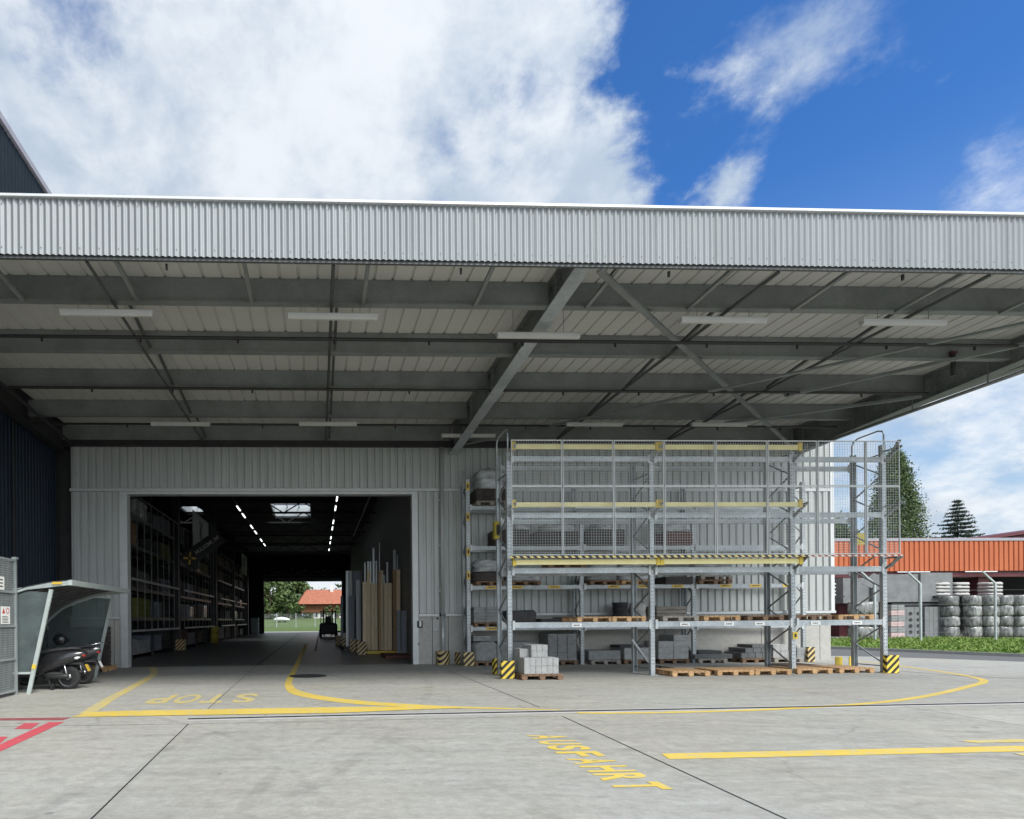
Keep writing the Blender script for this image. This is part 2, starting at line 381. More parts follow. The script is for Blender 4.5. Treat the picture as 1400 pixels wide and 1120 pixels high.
# ------------------------------------------------------------------ world and sun
EL, AZ = R(51), R(150)     # the sun stands behind the camera, to the right (azimuth clockwise from +y)
w = bpy.data.worlds.new('World'); SC.world = w; w.use_nodes = True
nt = w.node_tree; lk = nt.links; bg = nt.nodes['Background']
sky = N(nt, 'ShaderNodeTexSky', sky_type='NISHITA'); sky.sun_disc = False; sky.sun_elevation = EL; sky.sun_rotation = AZ
sky.air_density = 1.0; sky.dust_density = .6; sky.ozone_density = 2.0; sky.altitude = 400
tc = N(nt, 'ShaderNodeTexCoord'); D = tc.outputs['Generated']
sep = N(nt, 'ShaderNodeSeparateXYZ'); lk.new(D, sep.inputs[0])
def mth(op, a, b=None, cl=False):
    n = N(nt, 'ShaderNodeMath', operation=op); n.use_clamp = cl
    for i, v in enumerate((a, b)):
        if v is None: continue
        if hasattr(v, 'links'): lk.new(v, n.inputs[i])
        else: n.inputs[i].default_value = v
    return n.outputs[0]
def sstep(v, a, b, lo=0., hi=1.):
    n = N(nt, 'ShaderNodeMapRange', interpolation_type='SMOOTHSTEP')
    for k, q in zip(('From Min', 'From Max', 'To Min', 'To Max'), (a, b, lo, hi)): n.inputs[k].default_value = q
    lk.new(v, n.inputs['Value']); return n.outputs['Result']
zz = mth('MAXIMUM', sep.outputs['Z'], .02)
pz = mth('ADD', zz, .42)
comb = N(nt, 'ShaderNodeCombineXYZ'); lk.new(mth('DIVIDE', sep.outputs['X'], pz), comb.inputs[0]); lk.new(mth('DIVIDE', sep.outputs['Y'], pz), comb.inputs[1])
PLN = comb.outputs[0]
n1 = noise(nt, PLN, 2.6, 12, .60, .15)
n2 = noise(nt, PLN, 9.0, 8, .62, .1)
n3 = noise(nt, PLN, 26.0, 6, .65, .1)
az = mth('ARCTAN2', sep.outputs['X'], sep.outputs['Y'])
def blob(d, k, amp):
    v = N(nt, 'ShaderNodeVectorMath', operation='DISTANCE'); lk.new(D, v.inputs[0]); v.inputs[1].default_value = Vector(d).normalized()
    q = mth('MULTIPLY', mth('MULTIPLY', v.outputs['Value'], v.outputs['Value']), -k)
    return mth('MULTIPLY', mth('EXPONENT', q), amp)
def ray(px, py):
    return (Fw + Rt * ((px - cx) / f_px) - Up * ((py - cy) / f_px)).normalized()
backc = mth('ADD', sstep(az, 1.15, 1.7, 0, .5), 0)
azn = mth('ADD', az, mth('ADD', mth('MULTIPLY', mth('SUBTRACT', n1, .5), -.35), mth('MULTIPLY', mth('SUBTRACT', n2, .5), -.22)))
bias = mth('ADD', sstep(azn, .42, .70, .31, -.25), backc)                    # cloud bank on the left, open blue on the right
high = sstep(sep.outputs['Z'], .30, .48, .34, 0)           # towards the horizon thin cloud everywhere
dens = mth('ADD', mth('ADD', n1, mth('ADD', mth('MULTIPLY', mth('SUBTRACT', n2, .5), .40), mth('MULTIPLY', mth('SUBTRACT', n3, .5), .18))), mth('ADD', bias, mth('MULTIPLY', high, sstep(az, .3, .6))))
for px, py, k, amp in ((1035, 82, 210, .28), (1125, 28, 330, .28), (970, 105, 420, .14), (1000, 250, 800, .42), (1360, 225, 600, .22), (1260, 10, 300, .15), (720, 130, 400, -.13), (100, 40, 200, -.14)):
    d = ray(px, py); dens = mth('ADD', dens, blob(d, k, amp))
alpha = sstep(dens, .41, .74)
cn = noise(nt, PLN, 2.3, 7, .55, .2)
cn = mth('ADD', mth('MULTIPLY', cn, .63), mth('ADD', mth('MULTIPLY', n2, .30), mth('MULTIPLY', n3, .07)))
ccol = N(nt, 'ShaderNodeMix', data_type='RGBA'); lk.new(sstep(cn, .40, .57), ccol.inputs['Factor'])
ccol.inputs[6].default_value = (3.1, 3.65, 4.3, 1); ccol.inputs[7].default_value = (5.15, 5.4, 5.65, 1)
# glow added to unseen cloud round the sun and low behind, filling under the canopy
sunv = Vector((sin(AZ) * cos(EL), cos(AZ) * cos(EL), sin(EL)))
glow = N(nt, 'ShaderNodeVectorMath', operation='SCALE'); lk.new(ccol.outputs[2], glow.inputs[0]); lk.new(mth('ADD', mth('ADD', blob(sunv, 1.6, 1.0), blob((.35, -.9, .30), 1.8, 1.3)), 1.0), glow.inputs['Scale'])
sk = N(nt, 'ShaderNodeMix', data_type='RGBA', blend_type='MULTIPLY'); sk.inputs['Factor'].default_value = 1
SKYK = .95
lowc = N(nt, 'ShaderNodeMix', data_type='RGBA'); lk.new(sstep(sep.outputs['Z'], .55, .08, 0, .9), lowc.inputs['Factor'])
lk.new(sky.outputs[0], sk.inputs[6]); sk.inputs[7].default_value = (SKYK * .36, SKYK * .76, SKYK * 1.22, 1)
mixs = N(nt, 'ShaderNodeMix', data_type='RGBA'); lk.new(mth('MULTIPLY', alpha, .94), mixs.inputs['Factor']); lk.new(sk.outputs[2], lowc.inputs[6]); lowc.inputs[7].default_value = (2.75, 3.75, 4.75, 1); lk.new(lowc.outputs[2], mixs.inputs[6]); lk.new(glow.outputs[0], mixs.inputs[7])
lk.new(mixs.outputs[2], bg.inputs['Color']); bg.inputs['Strength'].default_value = .1
sun = bpy.data.lights.new('sun', 'SUN'); so = bpy.data.objects.new('sun', sun); COL.objects.link(so)
sun.energy = 2.4; sun.angle = R(20); sun.color = (1, .96, .90)
sd = Vector((sin(AZ) * cos(EL), cos(AZ) * cos(EL), sin(EL)))
so.rotation_euler = (-sd).to_track_quat('-Z', 'Y').to_euler(); so.location = (0, -20, 30)
SC.view_settings.view_transform = 'Standard'; SC.view_settings.look = 'None'; SC.view_settings.exposure = .75; SC.view_settings.gamma = 1
SC.cycles.max_bounces = 8; SC.cycles.diffuse_bounces = 5; SC.cycles.use_denoising = True
SC.cycles.sample_clamp_indirect = 6

# ------------------------------------------------------------------ ground
g = MB().sheet([(-1500, -400), (1500, -400), (1500, 2500), (-1500, 2500)], -.03); struct(g.build('terrain', 'grass_soil'))
g = MB().sheet([(-60, -40), (60, -40), (60, 20.0), (26.75, 20.5), (26.3, 21.6), (25.86, 23.6), (25.4, 26), (24.6, 29), (22, 36), (18.9, 60), (18.9, 88), (-60, 88)], -.010); struct(g.build('asphalt_road', 'asphalt'))
yard = [(-30, -12), (40, -12), (36, 6), (30, 11.5), (23.9, 18.3), (22.6, 20.6), (21.6, 21.85), (20.4, 22.6), (18.9, 23.2), (18.9, 20.9), (-30, 20.9)]
struct(MB().sheet(yard, 0).build('concrete_yard', 'yard_concrete'))
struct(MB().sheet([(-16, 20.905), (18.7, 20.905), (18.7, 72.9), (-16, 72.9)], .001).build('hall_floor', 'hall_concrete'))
struct(MB().sheet([(-20, 73.0), (18, 73.0), (18, 90), (-20, 90)], .002).build('rear_yard', 'yard_concrete'))
def strip_poly(a, b): return list(a) + list(b)[::-1]
def ribbon(a, b, z):
    mb = MB(); n = min(len(a), len(b)); vs = []
    for i in range(n): vs += [(a[i][0], a[i][1], z), (b[i][0], b[i][1], z)]
    return mb.add(vs, [(2 * i, 2 * i + 1, 2 * i + 3, 2 * i + 2) for i in range(n - 1)])
def line(pts, wd, z):
    L_ = []; R_ = []
    for i, p in enumerate(pts):
        a = Vector(pts[max(i - 1, 0)]); b = Vector(pts[min(i + 1, len(pts) - 1)]); d = (b - a).normalized(); n = Vector((-d.y, d.x)) * wd / 2
        L_.append(Vector(p) + n); R_.append(Vector(p) - n)
    return ribbon(L_, R_, z)
def smooth(pts, n=6):
    out = []; P_ = [Vector(p) for p in pts]
    for i in range(len(P_) - 1):
        p0 = P_[max(i - 1, 0)]; p1 = P_[i]; p2 = P_[i + 1]; p3 = P_[min(i + 2, len(P_) - 1)]
        for k in range(n):
            t = k / n
            out.append(.5 * (2 * p1 + (p2 - p0) * t + (2 * p0 - 5 * p1 + 4 * p2 - p3) * t * t + (3 * p1 - p0 - 3 * p2 + p3) * t ** 3))
    out.append(P_[-1]); return out
Z1, Z2, Z3 = .004, .008, .012
struct(MB().sheet([(-4.17, 10.0), (-2.0, 10.02), (.3, 10.03), (1.85, 10.30), (2.6, 10.36), (2.2, 10.62), (.32, 10.7), (-3.48, 10.61), (-3.99, 10.53)], Z2).build('stop_line', 'paint_yellow'))
struct(ribbon(smooth([(-4.17, 10.28), (-4.25, 10.9), (-4.44, 12.2), (-4.63, 14.13), (-4.93, 16.8), (-5.2, 18.3), (-5.9, 20.6)]), smooth([(-3.94, 10.4), (-4.02, 11.1), (-4.2, 12.3), (-4.40, 14.13), (-4.66, 16.5), (-4.95, 18.2), (-5.60, 20.5)]), Z1).build('entrance_line', 'paint_yellow_worn'))
struct(ribbon(smooth([(-.89, 40), (-.89, 30.65), (-.86, 20.12), (-.87, 15.72), (-.81, 14.16), (-.62, 12.87), (-.09, 11.86), (.88, 10.95), (2.15, 10.46), (2.6, 10.36), (4.2, 9.98)]),
              smooth([(-.71, 40), (-.70, 30.6), (-.70, 20.12), (-.70, 15.7), (-.62, 14.3), (-.44, 13.35), (.06, 12.36), (.95, 11.45), (2.22, 10.70), (2.65, 10.55), (4.2, 10.06)]), Z1).build('exit_lane_line', 'paint_yellow'))
loop_c = smooth([(4.35, 9.70), (4.8, 9.62), (5.7, 9.60), (7.0, 9.66), (8.45, 9.88), (10.13, 10.30), (11.7, 10.95), (13.15, 11.72), (14.5, 12.5), (15.65, 13.2), (16.4, 13.9), (17.1, 15.0), (17.6, 16.1), (18.2, 17.6), (18.7, 18.8), (18.95, 20.2), (19.0, 21.2)])
struct(line(loop_c, .15, Z1).build('loop_line', 'paint_yellow'))
struct(MB().sheet([(4.0, 6.70), (3.93, 6.43), (8.23, 6.50), (12, 6.52), (12, 6.80), (8.64, 6.78)], Z1).build('lane_line', 'paint_yellow'))
struct(MB().sheet([(8.05, 7.12), (8.2, 6.97), (12, 7.0), (12, 7.16)], Z1).build('lane_edge_line', 'paint_yellow_worn'))
struct(MB().sheet([(7.96, 6.43), (9.9, 6.44), (9.7, 6.26), (7.93, 6.29)], Z1 + .001).build('lane_edge_line', 'paint_yellow_worn'))
struct(MB().sheet([(-6.6, 10.03), (-4.16, 9.99), (-4.18, 9.72), (-6.6, 9.88)], Z1).build('red_edge_line', 'paint_dark_red'))
struct(MB().sheet([(-4.08, 9.55), (-4.32, 9.55), (-4.19, 7.86), (-4.10, 6.4), (-3.84, 6.4), (-3.96, 7.42)], Z1).build('red_border_line', 'paint_red'))
struct(MB().sheet([(-4.58, 8.98), (-4.32, 8.96), (-4.43, 9.47), (-4.68, 9.49)], Z1).build('red_bay_mark', 'paint_red'))
struct(MB().sheet([(-4.75, 8.42), (-4.36, 8.38), (-4.22, 7.9), (-4.5, 7.7)], Z1).build('red_bay_mark', 'paint_red'))
def text_mesh(txt, size=1, bold=0):
    cu = bpy.data.curves.new('lettering', 'FONT'); cu.body = txt; cu.size = size; cu.offset = bold; cu.resolution_u = 6
    o = bpy.data.objects.new('lettering', cu); COL.objects.link(o)
    dg = bpy.context.evaluated_depsgraph_get(); dg.update()
    me = bpy.data.meshes.new_from_object(o.evaluated_get(dg)); vs = [tuple(v.co) for v in me.vertices]; fs = [tuple(p.vertices) for p in me.polygons]
    bpy.data.objects.remove(o); return vs, fs
def letter(ch, fn, mb, bold=.03):
    """glyph normalised to a unit square, mapped by fn(u, v) -> xyz"""
    vs, fs = text_mesh(ch, 1, bold)
    x0 = min(v[0] for v in vs); x1 = max(v[0] for v in vs); y0 = min(v[1] for v in vs); y1 = max(v[1] for v in vs)
    mb.add([fn((v[0] - x0) / (x1 - x0), (v[1] - y0) / (y1 - y0)) for v in vs], fs)
mb = MB()
for ch, xa, xb in (('S', -1.30, -1.74), ('T', -1.92, -2.36), ('O', -2.46, -2.93), ('P', -3.02, -3.46)):
    letter(ch, lambda u, v: (xa + (xb - xa) * u, 12.86 - 1.36 * v, Z1), mb)
struct(mb.build('stop_lettering', 'paint_yellow_worn'))
mb = MB(); yy = 7.86
for ch, yc in (('A', 7.76), ('U', 7.40), ('S', 7.09), ('F', 6.76), ('A', 6.41), ('H', 6.08), ('R', 5.76), ('T', 5.44)):
    letter(ch, lambda u, v: (2.80 + .51 * v + (yc - 6.6) * .022, yc + .13 - .26 * u, Z1), mb, .035)
struct(mb.build('exit_lettering', 'paint_yellow'))
DR = [(-2.13, 9.63), (.62, 9.76), (3.32, 9.83), (3.95, 9.85), (5.75, 9.88), (7.6, 9.92), (12.6, 10.06), (30, 10.4)]
struct(line(DR, .34, Z1 - .002).build('drain_surround', 'drain_edge'))
struct(line(DR, .065, Z2 + .006).build('drain_channel', 'line_black'))
for a, wd in (([(-2.03, 9.19), (-1.93, 6.7), (-1.80, 3.5)], .016), ([(3.96, 9.40), (3.67, 4.48), (3.55, 2.5)], .016)):
    struct(line(a, wd, Z1).build('expansion_joint', 'line_black'))
for a, wd in (([(-2.02, 10.75), (-2.18, 19.4), (-2.2, 20.85)], .02), ([(4.03, 20.6), (3.96, 10.35)], .02), ([(-7, 9.2), (-2.03, 9.19), (3.9, 9.40)], .014), ([(10.23, 9.85), (10.06, 7.97), (9.8, 3)], .014), ([(17.0, 20.8), (16.57, 16.28), (16.75, 14.6), (18.5, 12.3)], .05), ([(10.2, 15.0), (10.25, 10.3)], .012)):
    struct(line(a, wd, Z1 + .001).build('slab_joint', 'joint_grey'))
tag(MB().lathe([(.54, 0), (.54, .006)], (-.31, 16.8, .004), 40).build('manhole_cover', 'iron_cover'), 'dark round iron manhole cover set in the concrete before the hall entrance', 'manhole cover')
struct(line([(-.15, 30), (.05, 72)], .10, .006).build('hall_floor_joint', 'line_black')); struct(line([(-2.2, 21.2), (-2.3, 72)], .06, .006).build('hall_floor_joint', 'line_black'))
kb = smooth([(22.0, 36), (24.6, 29), (25.4, 26), (25.86, 23.6), (26.3, 21.6), (26.75, 20.4), (28.5, 16.5)], 5)
mb = MB(); ll = line(kb, .16, 0)
top = [(v[0], v[1], .11) for v in ll.v]; n = len(ll.v) // 2
bot = [(v[0], v[1], -.02) for v in ll.v]
mb.add(top + bot, [(2 * i, 2 * i + 1, 2 * i + 3, 2 * i + 2) for i in range(n - 1)] + [(2 * i, 2 * i + 2, 2 * i + 2 + 2 * n, 2 * i + 2 * n) for i in range(n - 1)] + [(2 * i + 1, 2 * i + 3, 2 * i + 3 + 2 * n, 2 * i + 1 + 2 * n) for i in range(n - 1)])
struct(mb.build('kerb', 'kerb_stone'))

# ------------------------------------------------------------------ warehouse
WY = 20.7
wh = thing('warehouse', (5, WY, 0), 'grey profiled metal warehouse with wide open gateway and concrete plinth', 'warehouse')
mb = corr_x(-8.55, 18.70, 6.26, 8.5, WY, .27, TRAP)
mb.build('header_cladding', 'wall_silver', wh)
corr_x(-8.55, -6.76, 1.80, 6.14, WY, .27, TRAP).build('cladding', 'wall_silver', wh)
corr_x(3.52, 18.70, 1.80, 6.14, WY, .27, TRAP).build('cladding', 'wall_silver', wh)
MB().box(-8.58, 18.74, WY - .06, WY + .02, 6.15, 6.25).build('flashing', 'trim_silver', wh)
for a, b in ((-8.6, -7.12), (-7.10, -6.89), (3.57, 4.05), (4.07, 4.62), (4.64, 5.30), (5.32, 8.9), (8.92, 12.5), (12.52, 16.1), (16.12, 18.3), (18.32, 18.72)): MB().box(a, b, WY - .01, WY + .25, 0, 1.70).build('plinth_panel', 'wall_concrete', wh)
for a, b in ((-8.6, -6.89), (3.57, 4.30), (4.52, 18.86)): MB().box(a, b, WY - .09, WY + .1, 1.70, 1.79).build('sill', 'trim_silver', wh)
mb = MB().box(-6.88, -6.62, WY - .05, WY + .3, 0, 6.14).box(3.36, 3.56, WY - .05, WY + .3, 0, 6.14).box(-6.62, 3.36, WY - .05, WY + .3, 6.04, 6.14)
mb.build('door_frame', 'trim_silver', wh)
MB().box(18.70, 18.83, WY - .07, WY + .3, 1.79, 8.5).build('corner_trim', 'coping_white', wh)
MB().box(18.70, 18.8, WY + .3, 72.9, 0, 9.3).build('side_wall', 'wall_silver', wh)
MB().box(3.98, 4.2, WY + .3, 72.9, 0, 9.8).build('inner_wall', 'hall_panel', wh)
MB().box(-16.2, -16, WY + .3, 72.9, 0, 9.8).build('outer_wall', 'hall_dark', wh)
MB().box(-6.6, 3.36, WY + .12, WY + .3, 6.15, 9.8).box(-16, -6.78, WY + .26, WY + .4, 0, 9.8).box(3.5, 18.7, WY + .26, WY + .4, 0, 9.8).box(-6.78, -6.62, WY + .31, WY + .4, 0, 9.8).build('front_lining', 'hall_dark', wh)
# hall roof with two skylights
mb = MB(); z0, z1 = 9.6, 9.75
mb.box(-16, 18.7, WY + .3, 40.3, z0, z1).box(-16, -9.7, 40.3, 45.9, z0, z1).box(-9.7, -8.3, 40.3, 41.2, z0, z1).box(-9.7, -8.3, 44.2, 45.9, z0, z1).box(-8.3, -3.25, 40.3, 45.9, z0, z1).box(-.5, 18.7, 40.3, 45.9, z0, z1).box(-16, 18.7, 45.9, 73, z0, z1)
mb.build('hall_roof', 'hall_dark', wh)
for a, b in ((-3.25, -.5), (-9.7, -8.3)):
    MB().box(a - .08, a, 40.2, 46, 9.76, 10.5).box(b, b + .08, 40.2, 46, 9.76, 10.5).box(a, b, 40.2, 40.3, 9.76, 10.5).box(a, b, 45.9, 46, 9.76, 10.5).build('skylight_curb', 'trim_silver', wh)
    pn = MB().box(a - .05, b + .05, 40.2, 46, 10.51, 10.53).build('skylight', 'skylight_glass', wh)
    mb = MB()
    for k in range(1, 3): mb.box(a + (b - a) * k / 3 - .03, a + (b - a) * k / 3 + .03, 40.3, 45.9, 10.42, 10.5)
    for k in range(1, 4): mb.box(a, b, 40.3 + 5.6 * k / 4 - .03, 40.3 + 5.6 * k / 4 + .03, 10.34, 10.41)
    mb.build('glazing_bar', 'black_steel', pn)
# roof trusses
for y in (26.5, 33.0, 39.3, 43.2, 48, 55, 62):
    mb = MB(); za, zb = 8.75, 9.5
    mb.box(-16, 3.97, y - .07, y + .07, za, za + .1).box(-16, 3.97, y - .07, y + .07, zb, zb + .1)
    x = -16; k = 0
    while x < 3.2:
        mb.bar((x, y, za + .05 if k % 2 else zb + .05), (x + 1.25, y, zb + .05 if k % 2 else za + .05), .07); x += 1.25; k += 1
    mb.build('roof_truss', 'hall_dark', wh)
for y in (33, 44.9, 54.5, 65): MB().box(-8.1, -7.7, y - .2, y + .2, 0, 9.6).build('column', 'black_steel', wh)
# rear wall with its opening
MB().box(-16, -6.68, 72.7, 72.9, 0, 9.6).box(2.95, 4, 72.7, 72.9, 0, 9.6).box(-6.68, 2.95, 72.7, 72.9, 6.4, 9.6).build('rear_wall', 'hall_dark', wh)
mb = MB().box(-6.7, 2.97, 72.4, 72.6, 6.4, 6.9).box(-6.7, 2.97, 72.35, 72.5, 7.1, 7.25); mb.build('rear_door_housing', 'hall_panel', wh)
mb = MB()
for k in range(14): mb.cbox((-5.5 + k * .58 + random.uniform(-.2, .2), 71.9, 7.6 + random.uniform(-.25, .3)), (random.uniform(.15, .5), .3, random.uniform(.08, .2)))
mb.box(-6, 2.5, 71.85, 71.95, 7.45, 7.52).build('ventilation_unit', 'galvanised_dark', wh)

# downpipe with its base guard
dp = thing('downpipe', (4.41, WY - .12, 0), 'thin grey downpipe running up the wall between gateway and racks', 'downpipe')
MB().tube([(4.41, WY - .14, 1.72), (4.41, WY - .14, 8.1)], .07, 12).build('upper_pipe', 'wall_silver', dp, True)
MB().tube([(4.41, WY - .14, .1), (4.41, WY - .14, 1.71)], .06, 12).build('lower_pipe', 'galvanised', dp, True)
for z in (2.6, 4.2, 5.8): MB().cbox((4.39, WY - .07, z), (.2, .16, .05)).build('bracket', 'trim_silver', dp)
MB().prism([(4.41 + .24 * cos(t), WY - .02 - .34 * abs(sin(t)) ** .7) for t in [pi * k / 14 for k in range(15)]][::1], 2, 0, .47).build('pipe_guard', 'hazard_pale')
tag(bpy.data.objects['pipe_guard'], 'rounded yellow and black striped guard round the foot of the downpipe', 'guard')

# small things on the plinth beside the gateway
kb_ = thing('key_switch', (3.60, WY - .06, 1.4), 'small black and white switch box on the concrete plinth beside the gateway', 'switch box')
MB().bevbox(3.48 + .03, 3.70, WY - .10, WY - .012, 1.30, 1.54, .02).build('housing', 'black_steel', kb_); MB().bevbox(3.575, 3.645, WY - .13, WY - .102, 1.34, 1.54, .01).build('cover', 'white_card', kb_)
nt_ = thing('notice_sheet', (4.05, WY - .02, 1.4), 'pale grey notice sheet pinned to the plinth left of the downpipe', 'notice')
MB().box(4.09, 4.28, WY - .02, WY - .012, 1.20, 1.56).build('sheet', 'paper_grey', nt_)
mb = MB()
for k in range(7): mb.box(4.11, 4.11 + random.uniform(.09, .15), WY - .0225, WY - .0205, 1.51 - k * .042, 1.518 - k * .042)
mb.build('printed_lines', 'ink', nt_)
for x, z, lb in ((4.24, 1.62, 'small round cable outlet on the plinth just left of the downpipe'), (3.55, .72, 'small round cable outlet low on the plinth beside the gate frame')):
    tag(MB().lathe([(.035, 0), (.035, .03), (.02, .04)], (x, WY - .05, z), 12, 1).build('cable_outlet', 'black_steel'), lb, 'cable outlet')

# ------------------------------------------------------------------ canopy
cp = thing('canopy', (5, 15, 7.9), 'wide flat canopy roof with corrugated silver fascia over the loading yard', 'canopy')
FY = 10.2; CX0, CX1 = -9.3, 17.9
corr_x(CX0, CX1, 7.89, 8.845, FY, .109, SINE).build('fascia', 'fascia_silver', cp, True)
corr_y(FY, WY + .1, 7.89, 8.845, CX1 + .015, .109, SINE).build('side_fascia', 'fascia_silver', cp, True)
MB().box(CX0, CX1 + .1, FY - .07, FY + .5, 8.848, 8.89).box(CX1 - .4, CX1 + .1, FY + .5, WY + .1, 8.848, 8.89).build('coping', 'coping_white', cp)
mb = MB(); x = CX0 + .05
while x < CX1:
    for z in (8.0, 8.74): mb.box(x - .006, x + .006, FY - .036, FY - .028, z - .006, z + .006)
    x += .327
mb.build('screw_row', 'trim_dark', cp)['kind'] = 'stuff'
mb = MB(); x = CX0 + .10
while x < CX1:
    mb.box(x - .002, x + .002, FY - .0335, FY - .0295, 7.892, 8.84); x += 1.09
mb.build('sheet_overlap', 'galvanised_dark', cp)['kind'] = 'stuff'
MB().box(CX0, CX1 - .05, FY + .02, FY + .07, 7.84, 7.92).build('edge_angle', 'trim_dark', cp)
MB().box(CX1 - .12, CX1 - .02, FY + .1, WY, 7.80, 7.9).build('edge_angle', 'galvanised_dark', cp)
# deck: pans with narrow raised grooves
mb = MB(); x = CX0; vs = []; fs = []
pts = []
while x < CX1 - .05:
    for dx, dz in ((0, 0), (.315, 0), (.33, .035), (.36, .035), (.375, 0)): pts.append((min(x + dx, CX1 - .03), 8.385 + dz))
    x += .375
for xx, z in pts: vs += [(xx, FY + .08, z), (xx, WY + .3, z)]
for i in range(len(pts) - 1): fs.append((2 * i, 2 * i + 1, 2 * i + 3, 2 * i + 2))
mb.add(vs, fs).build('roof_deck', 'deck_cream', cp)
MB().box(CX0, CX1 - .05, FY + .1, WY + .4, 8.62, 8.72).build('roof_covering', 'trim_silver', cp)
MB().box(CX0, CX1 - .05, FY + .06, FY + .09, 8.3, 8.62).build('edge_closure', 'trim_dark', cp)
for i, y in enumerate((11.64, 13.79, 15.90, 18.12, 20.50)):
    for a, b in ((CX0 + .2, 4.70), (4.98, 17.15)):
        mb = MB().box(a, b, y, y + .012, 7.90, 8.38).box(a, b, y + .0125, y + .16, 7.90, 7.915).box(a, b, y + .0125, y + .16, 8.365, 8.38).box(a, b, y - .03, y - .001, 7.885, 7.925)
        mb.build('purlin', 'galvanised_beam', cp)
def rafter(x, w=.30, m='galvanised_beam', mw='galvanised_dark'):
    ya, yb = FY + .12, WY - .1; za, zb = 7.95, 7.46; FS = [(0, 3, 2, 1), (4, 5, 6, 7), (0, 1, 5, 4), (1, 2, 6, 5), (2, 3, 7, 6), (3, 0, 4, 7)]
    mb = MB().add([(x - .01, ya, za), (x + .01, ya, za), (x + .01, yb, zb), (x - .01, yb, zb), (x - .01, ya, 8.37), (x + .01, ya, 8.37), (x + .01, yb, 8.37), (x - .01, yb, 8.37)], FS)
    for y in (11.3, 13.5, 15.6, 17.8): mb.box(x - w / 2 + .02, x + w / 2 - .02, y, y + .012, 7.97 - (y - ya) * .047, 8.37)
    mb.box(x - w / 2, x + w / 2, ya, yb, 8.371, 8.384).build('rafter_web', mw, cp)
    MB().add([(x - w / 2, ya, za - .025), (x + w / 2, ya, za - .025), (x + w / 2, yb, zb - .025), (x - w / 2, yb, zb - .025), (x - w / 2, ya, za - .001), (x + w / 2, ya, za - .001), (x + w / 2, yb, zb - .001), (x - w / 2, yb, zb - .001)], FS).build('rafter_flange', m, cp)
rafter(4.84, .30, 'galvanised'); rafter(17.30, .34); rafter(-8.75, .34, 'black_steel', 'black_steel')  # middle rafter: pale flange and darker web carry bounce and shade in their colour
MB().box(-9.0, 17.2, WY - .22, WY - .08, 7.68, 7.9).build('wall_beam', 'black_steel', cp)
for x in (-5.67, -3.47, -1.25, .94, 3.18, 5.45, 7.56, 9.76, 11.95, 14.2, 16.4): MB().bar((x, 10.26, 7.90), (x, 11.62, 7.86), .07, .06).build('fly_brace', 'galvanised_beam', cp)
for x in (-3.95, .32, 8.4, 12.4):
    MB().tube([(x, 10.3, 7.84), (x, 20.4, 7.84)], .034, 6).build('tie_rod', 'trim_dark', cp)
    mb = MB()
    for y0, y1 in ((11.8, 13.7), (13.95, 15.8), (16.05, 18.0), (18.3, 20.4)): mb.bar((x + .12, y0, 8.2), (x + .12, y1, 7.95), .06)
    mb.build('bridging_bar', 'trim_dark', cp)
MB().bar((5.09, 10.3, 7.82), (17.1, 20.5, 7.78), .11, .05).build('wind_brace', 'galvanised_beam', cp)
MB().bar((16.9, 10.3, 7.80), (5.2, 20.5, 7.76), .11, .05).build('wind_brace', 'galvanised_beam', cp)
MB().bar((17.1, 11.9, 7.78), (13.1, 15.9, 7.78), .08).build('wind_brace', 'galvanised_beam', cp)
MB().bar((17.1, 15.9, 7.78), (13.0, 18.2, 7.78), .08).build('wind_brace', 'galvanised_beam', cp)
for y in (12.85, 15.65, 18.5):
    mb = MB().tube([(CX0 + .3, y, 7.77), (17.0, y, 7.77)], .036, 6)
    x = -8
    while x < 17:
        mb.tube([(x, y, 7.79), (x, y, 7.66)], .025, 5); x += 2.1
    mb.build('sprinkler_pipe', 'cable', cp)
for x in (-7.4, -2.6, 2.6, 6.4, 10.8, 15.2): MB().cbox((x, 10.36, 7.81), (.035, .035, .10)).build('sprinkler_head', 'black_steel', cp)
MB().tube([(17.15, 12, 7.5), (17.15, 20.4, 7.45)], .05, 8).build('side_pipe', 'galvanised_dark', cp, True)
MB().box(17.5, 17.72, FY + .2, WY, 7.74, 7.82).build('gutter', 'galvanised_dark', cp)
mb = MB()
for y in (12.4, 14.3, 16.2, 18.1, 20): mb.tube([(17.15, y, 7.5), (17.15, y, 8.3)], .02, 5)
mb.build('pipe_hanger', 'galvanised_beam', cp)
v = MB().tube([(15.6, 13.75, 8.0), (15.6, 13.75, 7.45)], .05, 8).build('alarm_valve', 'black_steel', cp); MB().cbox((15.6, 13.75, 8.02), (.13, .1, .05)).build('valve_cap', 'dark_red', v)
MB().tube([(-7.9, 12.5, 7.75), (-8.35, 20.2, 7.7)], .05, 8).build('side_pipe', 'black_steel', cp, True)

# hanging tube lights
def light(loc, label, L_=1.8, src=None):
    t = thing('tube_light', loc, label, 'tube light', 'tube lights under the canopy')
    x, y, z = loc
    MB().bevbox(x - L_ / 2, x + L_ / 2, y - .07, y + .07, z + .03, z + .075, .012).build('housing', 'light_plastic', t)
    MB().prism([(y - .065 , z + .03), (y + .065, z + .03), (y + .05, z - .02), (y + .025, z - .038), (y - .025, z - .038), (y - .05, z - .02)], 0, x - L_ / 2 + .02, x + L_ / 2 - .02).build('diffuser', 'light_plastic', t)
    for s in (-1, 1): MB().tube([(x + s * L_ * .3, y, z + .075), (x + s * L_ * .3, y, z + .75)], .006, 5).build('hanger_wire', 'galvanised_dark', t)
    return t
near = [(-4.04, 11.5), (.34, 11.54), (4.71, 12.22), (8.22, 11.51), (12.01, 11.52)]; far = [(-4.12, 17.92), (.35, 17.86), (4.95, 18.93), (8.6, 17.81), (12.53, 17.76)]
